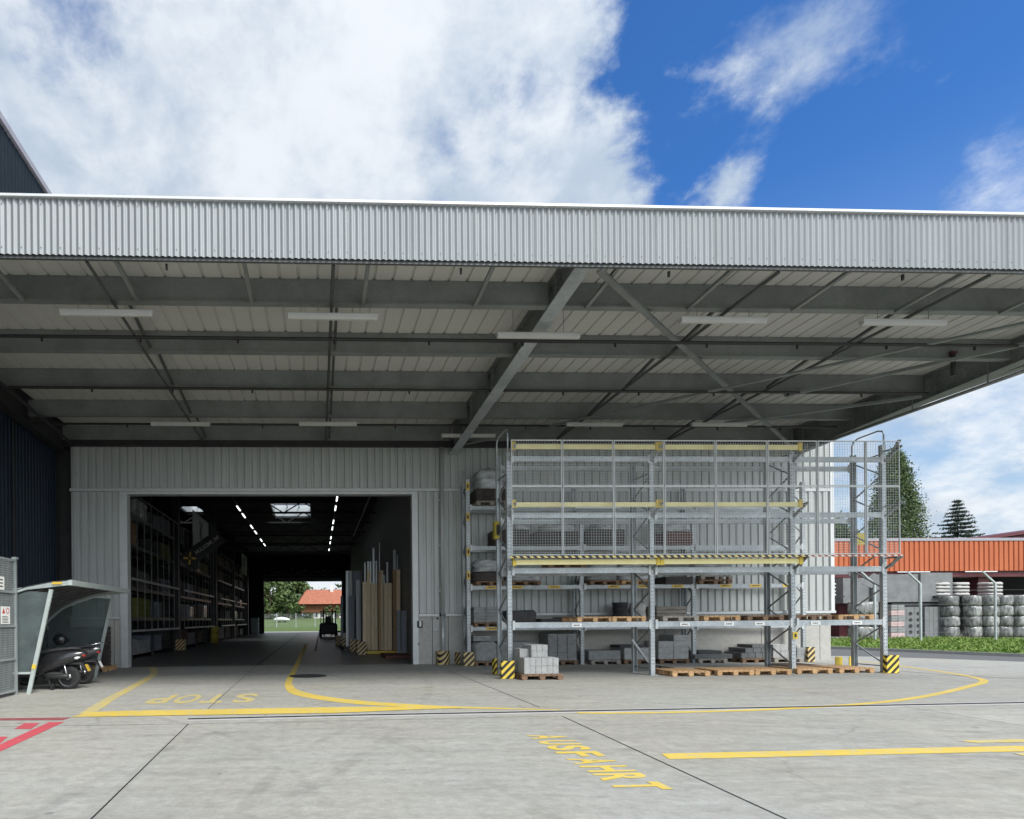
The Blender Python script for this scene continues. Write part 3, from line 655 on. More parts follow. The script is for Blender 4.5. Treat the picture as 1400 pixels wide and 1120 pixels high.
ordn = ['leftmost', 'second from the left', 'one across the middle rafter', 'fourth from the left', 'rightmost']
lt0 = light((0, 0, 0), '', 1.8)
for i, (x, y) in enumerate(near): copy_tree(lt0, (x, y, 7.56), 0, 'white tube light in the front row under the canopy, ' + ordn[i])
for i, (x, y) in enumerate(far): copy_tree(lt0, (x, y, 7.56), 0, 'white tube light in the back row near the wall, ' + ordn[i])
for ch in list(lt0.children): bpy.data.objects.remove(ch)
bpy.data.objects.remove(lt0)

# ------------------------------------------------------------------ blue neighbour
bb = thing('blue_building', (-9.2, 15, 0), 'tall dark blue corrugated building standing along the left side', 'building')
corr_y(4, 20.55, 0, 8.9, -9.0, .20, SLAT).build('lower_cladding', 'blue_cladding', bb)
corr_y(4, 20.55, 8.9, 15.95, -9.02, .20, SLAT).build('upper_cladding', 'slate_cladding', bb)
MB().box(-9.3, -8.93, 3.9, 20.7, 16.0, 16.2).build('coping', 'flash_grey', bb)
MB().box(-30, -9.1, 4, 20.6, 0, 15.9).build('body', 'blue_cladding', bb)
mb = MB()
for y in (17.6, 13.4): mb.box(-8.955, -8.93, y, y + .06, 0, 8.9)
mb.build('panel_joint', 'black_steel', bb)

# ------------------------------------------------------------------ pallet racks
def beam_mb(a, b, y, z, h=.14):
    return MB().box(a, b, y - .022, y + .022, z - h / 2, z + h / 2).box(a, b, y - .028, y - .0225, z + h * .2, z + h * .42).box(a, b, y - .028, y - .0225, z - h * .42, z - h * .2)
def rack(t, X, yf, yr, tops_f, tops_r, levels, lv_h, rear_off=0, plate_m='galvanised'):
    uw = .115
    for i, x in enumerate(X):
        for y, tp, s in ((yf, tops_f[i], 1), (yr, tops_r[i], -1)):
            mb = MB().box(x - uw / 2, x + uw / 2, y - .004 * s, y + .004 * s, .02, tp)
            for sx in (-1, 1): mb.box(x + sx * uw / 2 - .004, x + sx * uw / 2 + .004, min(y + s * .004, y + s * .1), max(y + s * .004, y + s * .1), .02, tp)
            o = mb.build('upright', 'galvanised', t)
            sl = MB(); z = .3
            while z < tp - .1:
                for sx in (-.028, .028): sl.box(x + sx - .007, x + sx + .007, y - s * .0062 - .001, y - s * .0062 + .001, z, z + .03)
                z += .1
            sl.build('slot_row', 'black_steel', o); sl2 = o.children[0]; sl2['kind'] = 'stuff'
            MB().box(x - .09, x + .09, y - .07, y + .1, .0, .02).build('foot_plate', 'galvanised', t)
        nb = MB(); z = .25; k = 0; pts = []
        while z < min(tops_f[i], tops_r[i]) - .1:
            pts.append((x, yf + .06 if k % 2 == 0 else yr - .06, z)); z += .53; k += 1
        for a, b in zip(pts, pts[1:]): nb.bar(a, b, .04, .028)
        nb.bar((x, yf + .06, .18), (x, yr - .06, .18), .04, .028); nb.bar((x, yf + .06, pts[-1][2] + .05), (x, yr - .06, pts[-1][2] + .05), .04, .028)
        nb.build('frame_bracing', 'galvanised_dark', t)
    for i in range(len(X) - 1):
        a, b = X[i] + uw / 2 + .002, X[i + 1] - uw / 2 - .002
        for lz, h in zip(levels, lv_h):
            for y in (yf - .012, yr + .012):
                bm_ = beam_mb(a, b, y, lz, h).build('beam', 'galvanised', t)
                for xx in (a + .03, b - .03): MB().box(xx - .033, xx + .033, y - .036, y - .0285, lz - h * .85, lz + h * .85).build('connector', 'trim_silver', bm_)
fr = thing('pallet_rack', (10.5, 16.3, 0), 'tall galvanised pallet rack in front with wire mesh panels and yellow rails', 'pallet rack')
XF = [5.24, 9.22, 13.23, 15.88]
rack(fr, XF, 15.8, 16.8, [6.15, 6.15, 6.2, 6.38], [6.3, 6.25, 6.3, 6.35], [1.41, 2.90, 4.41, 5.96], [.15, .15, .14, .14])
MY = 15.28
zb, zm, zt = 3.26, 5.10, 6.33
posts = [5.12, 6.50, 7.89, 9.26, 10.67, 12.1, 13.49, 14.84, 15.80]
for i in range(len(posts) - 1):
    a, b = posts[i] + .012, posts[i + 1] - .012
    for (z0, z1) in ((zb, zm), (zm, zt)):
        mb = MB()
        mb.box(a, b, MY - .015, MY + .015, z0 + .008, z0 + .03).box(a, b, MY - .015, MY + .015, z1 - .03, z1 - .005).box(a, a + .018, MY - .015, MY + .015, z0 + .0305, z1 - .0305).box(b - .018, b, MY - .015, MY + .015, z0 + .0305, z1 - .0305)
        p = mb.build('mesh_panel', 'mesh_wire', fr)
        mb = MB(); x = a + .06
        while x < b - .04:
            mb.box(x - .0022, x + .0022, MY - .0022, MY + .0022, z0 + .03, z1 - .03); x += .070
        z = z0 + .08
        while z < z1 - .04:
            mb.box(a + .025, b - .025, MY - .0065, MY - .0025, z - .0022, z + .0022); z += .070
        mb.build('wire_grid', 'mesh_wire', p)
MB().box(5.08, 13.2, MY - .022, MY + .022, 3.195, 3.25).build('hazard_rail', 'hazard_strip', fr)
MB().box(13.2, 15.83, MY - .018, MY + .018, 3.20, 3.245).build('hazard_rail', 'hazard_strip_red', fr)
for z, h in ((3.10, .135), (4.64, .115), (6.19, .13)):
    for a, b in ((5.27, 9.17), (9.30, 13.14)):
        o = MB().box(a, b, 15.43, 15.48, z - h / 2, z + h / 2).build('bumper_rail', 'yellow_beam', fr)
        for x in (a - .02, b + .0): MB().cbox((x, 15.44, z + .02), (.10, .055, h + .09)).build('end_clip', 'yellow_paint', o)
for x in XF:
    for z in (3.2, 4.66, 6.2):
        MB().bar((x + .03, 15.79, z - .28), (x + .03, MY + .05, z + .02), .05, .05).bar((x + .03, 15.79, z), (x + .03, MY + .05, z), .04, .04).build('stand_off_bracket', 'galvanised_dark' if x > 13 else 'galvanised', fr)
for x in (15.90, 5.22):
    MB().tube(smooth_ := [(x, 16.8, 6.0), (x, 16.8, 6.62), (x, 16.74, 6.74), (x, 16.6, 6.8), (x, 16.0, 6.82), (x, 15.87, 6.78), (x, 15.82, 6.66), (x, 15.82, 6.0)], .022, 8).build('guard_hoop', 'galvanised', fr, True)
MB().bar((15.95, 15.72, 5.98), (15.82, 15.30, 6.36), .08, .03).build('end_bracket', 'galvanised_dark', fr)
MB().bar((15.95, 15.72, 2.95), (15.82, 15.31, 3.22), .08, .03).build('end_bracket', 'galvanised_dark', fr)
MB().bar((9.24, 15.9, .25), (8.86, 16.2, .98), .05, .05).build('loose_brace', 'galvanised', fr)
def card(x, y, z, w_, h_, parent, m='white_card', nm='label_plate'):
    o = MB().box(x - w_ / 2, x + w_ / 2, y - .004, y, z - h_ / 2, z + h_ / 2).build(nm, m, parent)
    mb = MB(); k = -w_ * .3
    while k < w_ * .3:
        d = random.uniform(.015, .04); mb.box(x + k, x + min(k + d, w_ * .32), y - .0055, y - .0042, z - h_ * .16, z + h_ * .16); k += d + .012
    mb.build('print', 'ink', o); return o
for x in (7.07, 10.1, 11.35, 12.22, 13.82, 15.02): card(x, 15.755, 1.40, .28, .10, fr)
o = MB().cbox((13.26, 15.78, 1.06), (.14, .012, .2)).build('load_plate', 'yellow_paint', fr); MB().cbox((13.26, 15.772, 1.06), (.06, .004, .1)).build('print', 'ink', o)
o = MB().cbox((5.17, 16.76, 4.15), (.14, .2, .5)).build('warning_plate', 'barrel_yellow', fr); MB().cbox((5.19, 16.625, 4.15), (.09, .006, .3)).build('print', 'ink', o)
o = MB().cbox((16.42, 17.1, 3.92), (.34, .02, .36)).build('hanging_plate', 'barrel_yellow', fr)
br = thing('pallet_rack', (11, 20.2, 0), 'galvanised pallet rack standing against the warehouse wall behind the front rack', 'pallet rack')
XB = [5.16, 9.11, 13.07, 17.02]
rack(br, XB, 19.86, 20.5, [6.38, 5.0, 5.0, 6.3], [6.3, 6.2, 6.2, 6.3], [1.26, 2.67, 4.02, 5.40], [.13] * 4)
for bx in (0, 1, 2):
    a = XB[bx]
    for k in (.28, .55, .85) if bx else (.2, .42, .75):
        for z in (2.67, 1.26) if (bx == 0 and k == .2) else (2.67,):
            card(a + 3.95 * k, 19.82, z, .42, .10, br, 'plate_yellow', 'load_plate')
for z in (2.95, 3.75, 4.95, 6.0):
    o = MB().box(5.10, 5.21, 19.843, 19.85, z, z + .28).build('number_plate', 'plate_yellow', br)
    MB().box(5.13, 5.18, 19.838, 19.842, z + .08, z + .2).build('print', 'ink', o)
MB().tube([(5.16, 20.5, 6.2), (5.16, 20.5, 6.85), (5.16, 20.2, 6.6), (5.16, 19.9, 6.3)], .02, 6).build('guard_hoop', 'galvanised', br)

# foot guards
def guard(loc, w_, d_, h_, label, m='hazard', rz=0):
    t = thing('rack_guard', loc, label, 'rack guard', 'striped guards at the rack feet'); x, y, z = loc
    MB().bevbox(x - w_ / 2, x + w_ / 2, y - .012, y + .012, .005, h_, .006).build('plate', m, t)
    for s in (-1, 1): MB().box(x + s * w_ / 2 - .008, x + s * w_ / 2 + .008, y + .0125, y + d_ * .45, .005, h_).build('side_flange', m, t)
    MB().box(x - w_ / 2, x + w_ / 2, y + .013, y + d_, 0, .004).build('base', 'yellow_paint', t)
    t.rotation_euler = (0, 0, rz); return t
guard((5.0, 15.28, 0), .35, .18, .48, 'bright yellow and black striped guard at the near left foot of the front rack')
guard((5.03, 16.60, 0), .17, .10, .46, 'narrow striped guard seen edge on, behind the near left foot of the front rack', rz=R(-78))
guard((5.10, 19.66, 0), .36, .18, .47, 'striped guard at the left front foot of the wall rack', 'hazard_pale')
guard((4.86, 20.38, 0), .26, .12, .44, 'slim striped guard seen edge on beside the wall, left of the wall rack', 'hazard_pale', R(-74))
guard((15.80, 15.52, 0), .36, .2, .50, 'bright striped guard at the right end foot of the front rack')
guard((17.12, 19.70, 0), .26, .16, .52, 'striped guard at the right foot of the wall rack beside the white wall corner', 'hazard_pale')
yg = thing('rack_guard', (16.3, 17.4, 0), 'plain yellow corner guard behind the rear right upright of the front rack', 'rack guard', 'striped guards at the rack feet')
MB().bevbox(15.62, 15.84, 17.1, 17.13, .0, .36, .008).build('plate', 'yellow_paint', yg); MB().bevbox(16.05, 16.30, 17.1, 17.13, 0, .36, .008).build('plate', 'yellow_paint', yg)
MB().box(15.62, 16.30, 17.14, 17.30, .0, .03).build('base', 'yellow_paint', yg); MB().box(16.28, 16.30, 17.14, 17.3, .03, .36).build('side_flange', 'yellow_paint', yg)

# ------------------------------------------------------------------ pallets and loads
def make_pallet(m, w_=1.03, d_=1.0):
    t = thing('pallet', (0, 0, 0), 'x', 'pallet')
    mb = MB(); n = 7; bw = w_ / n - .028
    for i in range(n):
        x = -w_ / 2 + (i + .5) * w_ / n; mb.bevbox(x - bw / 2 - random.uniform(0, .006), x + bw / 2 + random.uniform(0, .006), -d_ / 2 + random.uniform(-.006, .006), d_ / 2, .122, .144, .003)
    mb.build('top_deck', m, t)
    mb = MB()
    for y in (-d_ / 2 + .07, 0, d_ / 2 - .07): mb.box(-w_ / 2, w_ / 2, y - .065, y + .065, .100, .1215)
    mb.build('stringer', m, t)
    for x in (-w_ / 2 + .07, 0, w_ / 2 - .07):
        mb = MB().bevbox(x - .05, x + .05, -d_ / 2, d_ / 2, 0, .022, .003); mb.build('skid', m, t)
        for y in (-d_ / 2 + .07, 0, d_ / 2 - .07): MB().bevbox(x - .07, x + .07, y - .069, y + .069, .0225, .0995, .004).build('block', m, t)
    return t
PAL = {k: make_pallet(k) for k in ('pallet_fresh', 'pallet_grey', 'pallet_brown')}
def pallet(x, y, z, label, m='pallet_fresh', group='wooden pallets in the racks', rz=None, sx=1):
    o = copy_tree(PAL[m], (x, y, z + .001), R(random.uniform(-1.5, 1.5)) if rz is None else rz, label, group)
    o['category'] = 'pallet'; o.scale = (sx, 1, 1); return o
def blocks(name, m, x0, x1, y0, y1, z0, z1, nx, ny, nz, label, cat, gap=.008, jit=.004, bev=.006, group=None, parent=None, skip=()):
    """a stack of separate blocks, one mesh for the whole stack"""
    mb = MB(); dx = (x1 - x0) / nx; dy = (y1 - y0) / ny; dz = (z1 - z0) / nz
    for i in range(nx):
        for j in range(ny):
            for k in range(nz):
                if 0 < i < nx - 1 and 0 < j < ny - 1 and k < nz - 1: continue
                if (i, k) in skip: continue
                q = [random.uniform(-jit, jit) for _ in range(3)]
                mb.bevbox(x0 + i * dx + gap / 2 + q[0], x0 + (i + 1) * dx - gap / 2 + q[0], y0 + j * dy + gap / 2 + q[1], y0 + (j + 1) * dy - gap / 2 + q[1], z0 + k * dz + gap * .3, z0 + (k + 1) * dz - gap * .2 + q[2] * .5, min(bev, dz * .2))
    o = mb.build(name, m, parent)
    if label: tag(o, label, cat, group)
    return o
def lump(name, m, x0, x1, y0, y1, z0, z1, label=None, cat=None, jit=.025, parent=None, group=None, n=28, nz=9, pw=5):
    cx_, cy_ = (x0 + x1) / 2, (y0 + y1) / 2; a, b = (x1 - x0) / 2, (y1 - y0) / 2; vs = []; fs = []
    ph = [random.uniform(0, 6.28) for _ in range(8)]
    for i in range(nz + 1):
        z = z0 + (z1 - z0) * i / nz; s = 1 - .10 * (i == nz) - .03 * (i == 0)
        for k in range(n):
            t = 2 * pi * k / n; c, sn = cos(t), sin(t); r = (abs(c) ** pw + abs(sn) ** pw) ** (-1 / pw)
            wv = 1 + jit * (sin(3 * t + ph[0] + i * 1.3) + sin(7 * t + ph[1] - i * 2.1) * .7 + random.uniform(-.6, .6))
            vs.append((cx_ + a * r * c * s * wv, cy_ + b * r * sn * s * wv, z + (random.uniform(-.03, .03) if i == nz else 0)))
    for i in range(nz):
        for k in range(n): fs.append((i * n + k, i * n + (k + 1) % n, (i + 1) * n + (k + 1) % n, (i + 1) * n + k))
    vs.append((cx_, cy_, z1 + .02)); fs += [(nz * n + k, nz * n + (k + 1) % n, len(vs) - 1) for k in range(n)]; fs.append(tuple(range(n))[::-1])
    o = MB().add(vs, fs).build(name, m, parent, True)
    if label: tag(o, label, cat, group)
    return o
# on the ground, front row
pallet(5.79, 15.42, 0, 'reddish pallet under the light paver stack at the left foot of the front rack', 'pallet_brown', sx=1.06)
pv = thing('paver_stack', (5.75, 15.4, .15), 'light grey stepped paver stack at the left foot of the front rack', 'paver stack')
blocks('lower_tier', 'block_light', 5.33, 6.24, 14.98, 15.92, .15, .57, 6, 5, 2, None, None, .004, .003, parent=pv)
blocks('upper_tier', 'block_light', 5.60, 6.04, 15.2, 15.9, .572, .90, 3, 4, 2, None, None, .004, .003, parent=pv)
blocks('upper_tier', 'block_light', 5.34, 5.595, 15.35, 15.9, .572, .79, 2, 3, 1, None, None, .004, .003, parent=pv)
for x, lb, y in ((10.02, 'light wooden pallet on the ground, leftmost of the empty pallets in the middle bay', 15.6), (11.33, 'light wooden pallet on the ground, middle one of the empty middle bay row', 15.72), (12.40, 'light wooden pallet on the ground, rightmost empty pallet of the middle bay', 15.74), (13.70, 'light wooden pallet on the ground, left of two in the narrow right bay', 15.9), (14.95, 'light wooden pallet on the ground, right of two in the narrow right bay', 15.95)): pallet(x, y + .25, 0, lb)
pallet(10.75, 16.95, 0, 'wooden pallet lying behind the front row of empty ground pallets', 'pallet_grey'); pallet(14.4, 17.2, 0, 'wooden pallet lying farther back on the ground of the narrow right bay', 'pallet_brown')
# first shelf
z = 1.486
pallet(7.62, 16.32, z, 'pale wooden pallet on the first shelf, left one in the left bay'); pallet(8.55, 16.28, z, 'honey coloured pallet on the first shelf beside the second upright', sx=.92)
pallet(10.02, 16.3, z, 'weathered grey pallet on the first shelf at the left of the middle bay', 'pallet_grey'); pallet(11.20, 16.3, z, 'bright orange wooden pallet in the middle of the first shelf, middle bay'); pallet(12.45, 16.3, z, 'dark brown pallet on the first shelf at the right of the middle bay', 'pallet_brown')
pallet(13.83, 16.3, z, 'brown pallet on the first shelf, left one in the narrow right bay', 'pallet_brown'); pallet(15.05, 16.3, z, 'wooden pallet on the first shelf, right one in the narrow right bay', 'pallet_fresh')
# second shelf
z = 2.976
pallet(6.85, 16.3, z, 'wooden pallet on the second shelf in the left bay, mostly hidden by the yellow rail', 'pallet_brown')
blocks('slab_stack', 'block_mid', 5.42, 6.2, 15.95, 16.7, z, z + .13, 2, 2, 1, 'flat grey concrete slab on the second shelf at the left upright', 'slab stack')
lump('wrapped_load', 'wrap', 7.62, 8.36, 15.9, 16.7, z, z + .20, 'flat film wrapped bundle on the second shelf, left of two in the left bay', 'wrapped load')
lump('wrapped_load', 'wrap', 8.42, 9.12, 15.9, 16.7, z, z + .24, 'flat film wrapped bundle on the second shelf, right of two in the left bay', 'wrapped load')
lump('wrapped_load', 'wrap', 10.55, 11.7, 15.95, 16.7, z, z + .13, 'low pale wrapped sheet pack on the second shelf in the middle bay', 'wrapped load')
blocks('slab_stack', 'block_mid', 9.5, 10.35, 15.95, 16.7, z, z + .11, 1, 1, 2, 'dark flat panels on the second shelf right of the second upright', 'slab stack')
# third/top shelf long boxes seen behind the mesh
for k, (x0, x1, z0, z1) in enumerate(((7.25, 8.55, 5.12, 5.18), (7.2, 8.6, 4.93, 4.99))):
    tag(MB().bevbox(x0, x1, 16.2, 16.5, z0 - .44, z1 - .44, .01).build('plank', 'panel_white'), ('upper' if k == 0 else 'lower') + ' white plank of the pair on the third shelf behind the mesh', 'plank')
tag(MB().bevbox(7.3, 7.36, 16.2, 16.5, 4.485, 4.49 + .06, .002).bevbox(8.4, 8.46, 16.2, 16.5, 4.485, 4.55, .002).build('spacer_battens', 'pallet_grey'), 'small wooden spacers under the white planks on the third shelf', 'spacers')

# wall rack
def wz(lv): return (0, 1.327, 2.737, 4.087, 5.467)[lv]
def wp(x, lv, label, m='pallet_grey', sx=1): pallet(x, 20.18, wz(lv), label, m, sx=sx); return wz(lv) + .147
y0, y1 = 19.75, 20.6
z = wp(5.72, 0, 'pallet under the grey bales at the left end of the wall rack', 'pallet_brown', .8)
lump('insulation_bale', 'block_mid', 5.30, 6.12, 19.72, 20.5, z, .80, 'square grey bale on the ground at the left end of the wall rack', 'bale', .012)
blocks('slab_stack', 'block_mid', 5.32, 5.95, 19.9, 20.5, .83, 1.02, 1, 1, 2, 'flat grey slab lying on the square bale at the left end of the wall rack', 'slab stack')
blocks('slab_stack', 'block_mid', 6.25, 7.45, y0 + .2, y1, .0, .80, 1, 1, 3, 'broad grey slabs on the ground behind the light paver stack', 'slab stack')
z = wp(8.35, 0, 'pallet under the tall tidy paver stack of the wall rack', 'pallet_brown'); blocks('paver_stack', 'block_mid', 7.86, 8.86, y0, y1, z, 1.06, 3, 3, 10, 'tall tidy stack of thin grey pavers on the ground in the wall rack', 'paver stack', .012)
z = wp(9.85, 0, 'weathered pallet under the long grey stone block in the wall rack'); blocks('stone_block', 'block_mid', 9.28, 10.40, y0, y1, z, .47, 1, 1, 1, 'long grey stone block on a pallet behind the second upright', 'stone block', bev=.015)
z = wp(11.0, 0, 'pallet under the pale slabs behind the middle frame of the front rack', 'pallet_brown'); blocks('slab_stack', 'block_light', 10.52, 11.5, y0, y1, z, .55, 2, 2, 2, 'pale low slab stack on the ground behind the slanted front frame braces', 'slab stack')
blocks('slab_stack', 'slab_black', 10.45, 11.3, y0 + .2, y1, .552, .64, 1, 1, 2, 'thin black slabs lying on the pale low slab stack', 'slab stack')
z = wp(12.27, 0, 'pallet under the pale kerb block cube in the wall rack', 'pallet_brown'); kb1 = blocks('block_stack', 'block_light', 11.72, 12.80, y0, y1, z, .98, 2, 2, 4, 'pale cube of big square kerb blocks on the ground right of the second front upright', 'block stack', .014, skip=((0, 3),))
z = wp(13.6, 0, 'weathered pallet under dark slabs in the middle of the wall rack'); blocks('slab_stack', 'block_dark', 13.0, 14.35, y0, y1, z, .30, 1, 1, 3, 'low dark slab pile on the ground before the bare concrete plinth', 'slab stack')
blocks('slab_stack', 'slab_black', 13.2, 14.05, y0 + .1, y1, .303, .42, 1, 1, 2, 'small black slab pair lying on the low dark slab pile', 'slab stack')
z = wp(15.15, 0, 'pallet under the stepped dark blocks in the right bay of the wall rack', 'pallet_brown'); bk = thing('block_stack', (15.15, 20.2, z), 'stepped dark grey blocks on the ground in the right bay of the wall rack', 'block stack')
blocks('lower_course', 'block_dark', 14.66, 15.66, y0, y1, z, .34, 4, 3, 1, None, None, parent=bk); blocks('middle_course', 'block_dark', 14.80, 15.66, y0, y1, .342, .50, 3, 3, 1, None, None, parent=bk); blocks('upper_course', 'block_dark', 15.12, 15.66, y0 + .1, y1, .502, .62, 2, 2, 1, None, None, parent=bk)
z = wp(16.3, 0, 'pallet under the pale blocks in the far right of the wall rack'); blocks('block_stack', 'block_light', 15.80, 16.62, y0, y1, z, .62, 3, 2, 2, 'pale grey blocks on the ground in the far right of the wall rack', 'block stack', skip=((2, 1),))
blocks('block_stack', 'block_mid', 16.65, 16.92, y0, y1, .0, .5, 1, 2, 2, 'narrow grey block column against the right frame of the wall rack', 'block stack')
# wall rack shelf one
z = wp(5.75, 1, 'dark pallet under the layered pavers on the first wall rack shelf', 'pallet_brown', .85); blocks('paver_stack', 'block_mid', 5.30, 6.15, y0, y1, z, 2.0, 2, 3, 5, 'layered grey pavers on the first shelf at the left end of the wall rack', 'paver stack', .012)
z = wp(7.0, 1, 'thin pallet under the dark board stack on the first wall rack shelf', 'pallet_fresh', 1.0); lump('board_stack', 'slab_black', 6.45, 7.52, y0, y1, z, 1.86, 'dark stack of boards on the first wall rack shelf in the left bay', 'board stack', .012)
blocks('slab_stack', 'slab_black', 7.62, 8.33, y0, y1, wz(1), 1.58, 1, 1, 4, 'low dark slab pile on the first wall rack shelf, left one before the upright', 'slab stack', .014); blocks('slab_stack', 'block_dark', 8.36, 9.02, y0, y1, wz(1), 1.63, 1, 1, 5, 'low dark slab pile on the first wall rack shelf just left of the upright', 'slab stack', .014)
blocks('slab_stack', 'slab_black', 9.25, 10.25, y0 + .1, y1, wz(1), 1.58, 1, 1, 3, 'flat dark panels on the first wall rack shelf behind the honey coloured pallet', 'slab stack', .012)
bu = thing('bucket_stack', (10.5, 20.2, wz(1)), 'stack of black buckets on the first wall rack shelf left of the white sack', 'bucket stack')
for k in range(4): MB().lathe([(.22, 0), (.25, .17), (.265, .175), (.265, .2)], (10.58 + random.uniform(-.02, .02), 20.1, wz(1) + .201 * k), 20).build('bucket', 'slab_black', bu, True)
lump('sack', 'bag_white', 10.98, 11.42, 19.85, 20.4, wz(1), 2.1, 'upright pale sack on the first wall rack shelf behind the frame braces', 'sack', .05, pw=3)
blocks('timber_stack', 'pallet_grey', 11.66, 12.75, y0, y1, wz(1), 1.98, 1, 2, 5, 'layered grey timber on the first wall rack shelf right of the second front upright', 'timber stack', .03)
# wall rack shelf two
z = wp(5.9, 2, 'dark pallet under the plastic covered rolls on the second wall rack shelf', 'pallet_brown'); lump('goods_box', 'brown_goods', 5.32, 6.45, y0, y1, z, 3.2, 'brown goods under a loose plastic sheet on the second wall rack shelf', 'goods', .02)
lump('plastic_sheet', 'wrap', 5.38, 6.5, y0 - .06, y1, 3.21, 3.62, 'crumpled clear plastic cover on the brown goods of the second wall rack shelf', 'plastic sheet', .06, pw=3)
z = wp(7.1, 2, 'dark pallet under the shiny flat wrapped pack of the second wall rack shelf', 'pallet_brown'); lump('wrapped_load', 'wrap', 6.55, 7.72, y0, y1, z, 3.06, 'shiny flat wrapped pack on the second wall rack shelf in the left bay', 'wrapped load', .02)
z = wp(9.82, 2, 'dark pallet under the grey wrapped pack beside the second upright', 'pallet_brown'); lump('wrapped_load', 'block_mid', 9.3, 10.35, y0, y1, z, 3.05, 'grey wrapped pack on the second wall rack shelf, left one in the middle bay', 'wrapped load', .015)
z = wp(10.95, 2, 'wooden pallet under the pale wrapped pack of the second wall rack shelf', 'pallet_fresh'); lump('wrapped_load', 'wrap', 10.45, 11.5, y0, y1, z, 3.07, 'pale wrapped pack on the second wall rack shelf behind the middle frame', 'wrapped load', .02)
pallet(13.72, 20.15, wz(2), 'dark empty pallet on the second wall rack shelf, bottom of a pair', 'pallet_brown', sx=1.12); pallet(13.74, 20.15, wz(2) + .147, 'dark empty pallet lying on another one on the second wall rack shelf', 'pallet_grey', sx=1.1)
blocks('board_stack', 'brown_goods', 12.0, 12.98, y0, y1, wz(2), 3.0, 1, 1, 3, 'dark brown boards on the second wall rack shelf left of the empty pallet pair', 'board stack')
# wall rack shelf three
for i, (x0, x1, h, cap, lb) in enumerate(((6.05, 7.25, .55, (6.75, 7.25), 'dark boxed goods on the third wall rack shelf, leftmost behind the mesh'), (7.55, 9.0, .50, (7.75, 8.9), 'dark boxed goods under white film on the third wall rack shelf before the upright'), (9.35, 10.6, .55, (9.62, 10.1), 'dark boxed goods on the third wall rack shelf, rightmost of the three'))):
    t = thing('boxed_goods', ((x0 + x1) / 2, 20.2, wz(3)), lb, 'boxed goods'); blocks('boxes', 'brown_goods', x0, x1, y0, y1, wz(3), wz(3) + h, 3, 2, 2, None, None, parent=t)
    lump('film_cover', 'wrap', cap[0], cap[1], y0 - .03, y1 - .1, wz(3) + h, wz(3) + h + .22, jit=.05, parent=t, pw=4)
blocks('panel_stack', 'red_goods', 11.95, 12.98, y0, y1, wz(3), 4.55, 1, 1, 6, 'dark reddish panels in layers on the third wall rack shelf in the middle bay', 'panel stack', .02)
lump('wrapped_load', 'wrap', 11.95, 12.98, y0, y1, 4.57, 4.92, 'film wrapped pack on the reddish panels of the third wall rack shelf', 'wrapped load', .02)
# wall rack top shelf
z = wp(5.95, 4, 'weathered pallet under the tall wrapped load on the top wall rack shelf', 'pallet_grey', 1.05)
tl = thing('wrapped_load', (5.95, 20.2, z), 'tall load with film wrapped top on the top wall rack shelf at the left end', 'wrapped load')
blocks('brick_base', 'brown_goods', 5.42, 6.5, y0, y1, z, z + .42, 4, 2, 3, None, None, parent=tl); lump('film_top', 'wrap', 5.5, 6.45, y0, y1, z + .425, 6.72, jit=.02, parent=tl)
for p in PAL.values():
    for c in list(p.children_recursive): bpy.data.objects.remove(c)
    bpy.data.objects.remove(p)

# ------------------------------------------------------------------ wire locker, shelter, scooters on the left
cg = thing('wire_locker', (-7.4, 11.3, 0), 'tall grey wire mesh locker cage at the left edge of the yard', 'wire cage')
X_ = -6.72
for y in (13.27, 11.6, 9.9): MB().bar((X_, y, 0), (X_, y, 3.02), .055, .055).build('post', 'cage_steel', cg)
MB().bar((-8.6, 13.27, 0), (-8.6, 13.27, 3.02), .055, .055).build('post', 'cage_steel', cg)
for z in (.10, .80, 1.53, 2.27, 2.98): MB().box(X_ - .02, X_ + .02, 9.93, 11.57, z - .022, z + .022).box(X_ - .02, X_ + .02, 11.63, 13.24, z - .022, z + .022).box(-8.57, X_ - .03, 13.25, 13.29, z - .022, z + .022).build('rail', 'cage_steel', cg)
mb = MB(); y = 9.95
while y < 13.24: mb.box(X_ - .0035, X_ + .0035, y - .0035, y + .0035, .1, 2.96); y += .05
z = .15
while z < 2.95: mb.box(X_ - .0105, X_ - .0036, 9.93, 13.24, z - .0035, z + .0035); z += .05
mb.build('mesh_side', 'cage_steel', cg)
mb = MB(); x = -8.55
while x < X_ - .03: mb.box(x - .0035, x + .0035, 13.265, 13.272, .1, 2.96); x += .05
mb.build('mesh_end', 'cage_steel', cg)
MB().box(X_ - .06, X_ - .045, 9.95, 13.22, .12, 2.94).build('inner_panel', 'hall_wall', cg)
MB().cbox((X_, 13.27, 3.03), (.10, .10, .05)).build('post_cap', 'cage_steel', cg)
t = thing('sign_board', (X_ + .03, 12.5, 2.4), 'upper small white text sign hung on the wire locker', 'sign')
MB().box(X_ + .024, X_ + .032, 12.35, 12.76, 2.30, 2.58).build('board', 'white_card', t)
mb = MB()
for k in range(3): mb.box(X_ + .0325, X_ + .034, 12.42, 12.70, 2.36 + k * .07, 2.385 + k * .07)
mb.build('print', 'ink', t)
t = thing('warning_sign', (X_ + .03, 12.8, 1.75), 'white warning sign with a triangle and a red ring on the wire locker', 'sign')
MB().box(X_ + .024, X_ + .032, 12.62, 12.98, 1.57, 1.95).build('board', 'white_card', t)
MB().prism([(12.66, 1.80), (12.78, 1.80), (12.72, 1.92)], 0, X_ + .0325, X_ + .034).build('triangle', 'red_ink', t)
mb = MB(); nr = 20
ring = [(12.88 + r * cos(2 * pi * k / nr), 1.86 + r * sin(2 * pi * k / nr)) for r in (.065, .045) for k in range(nr)]
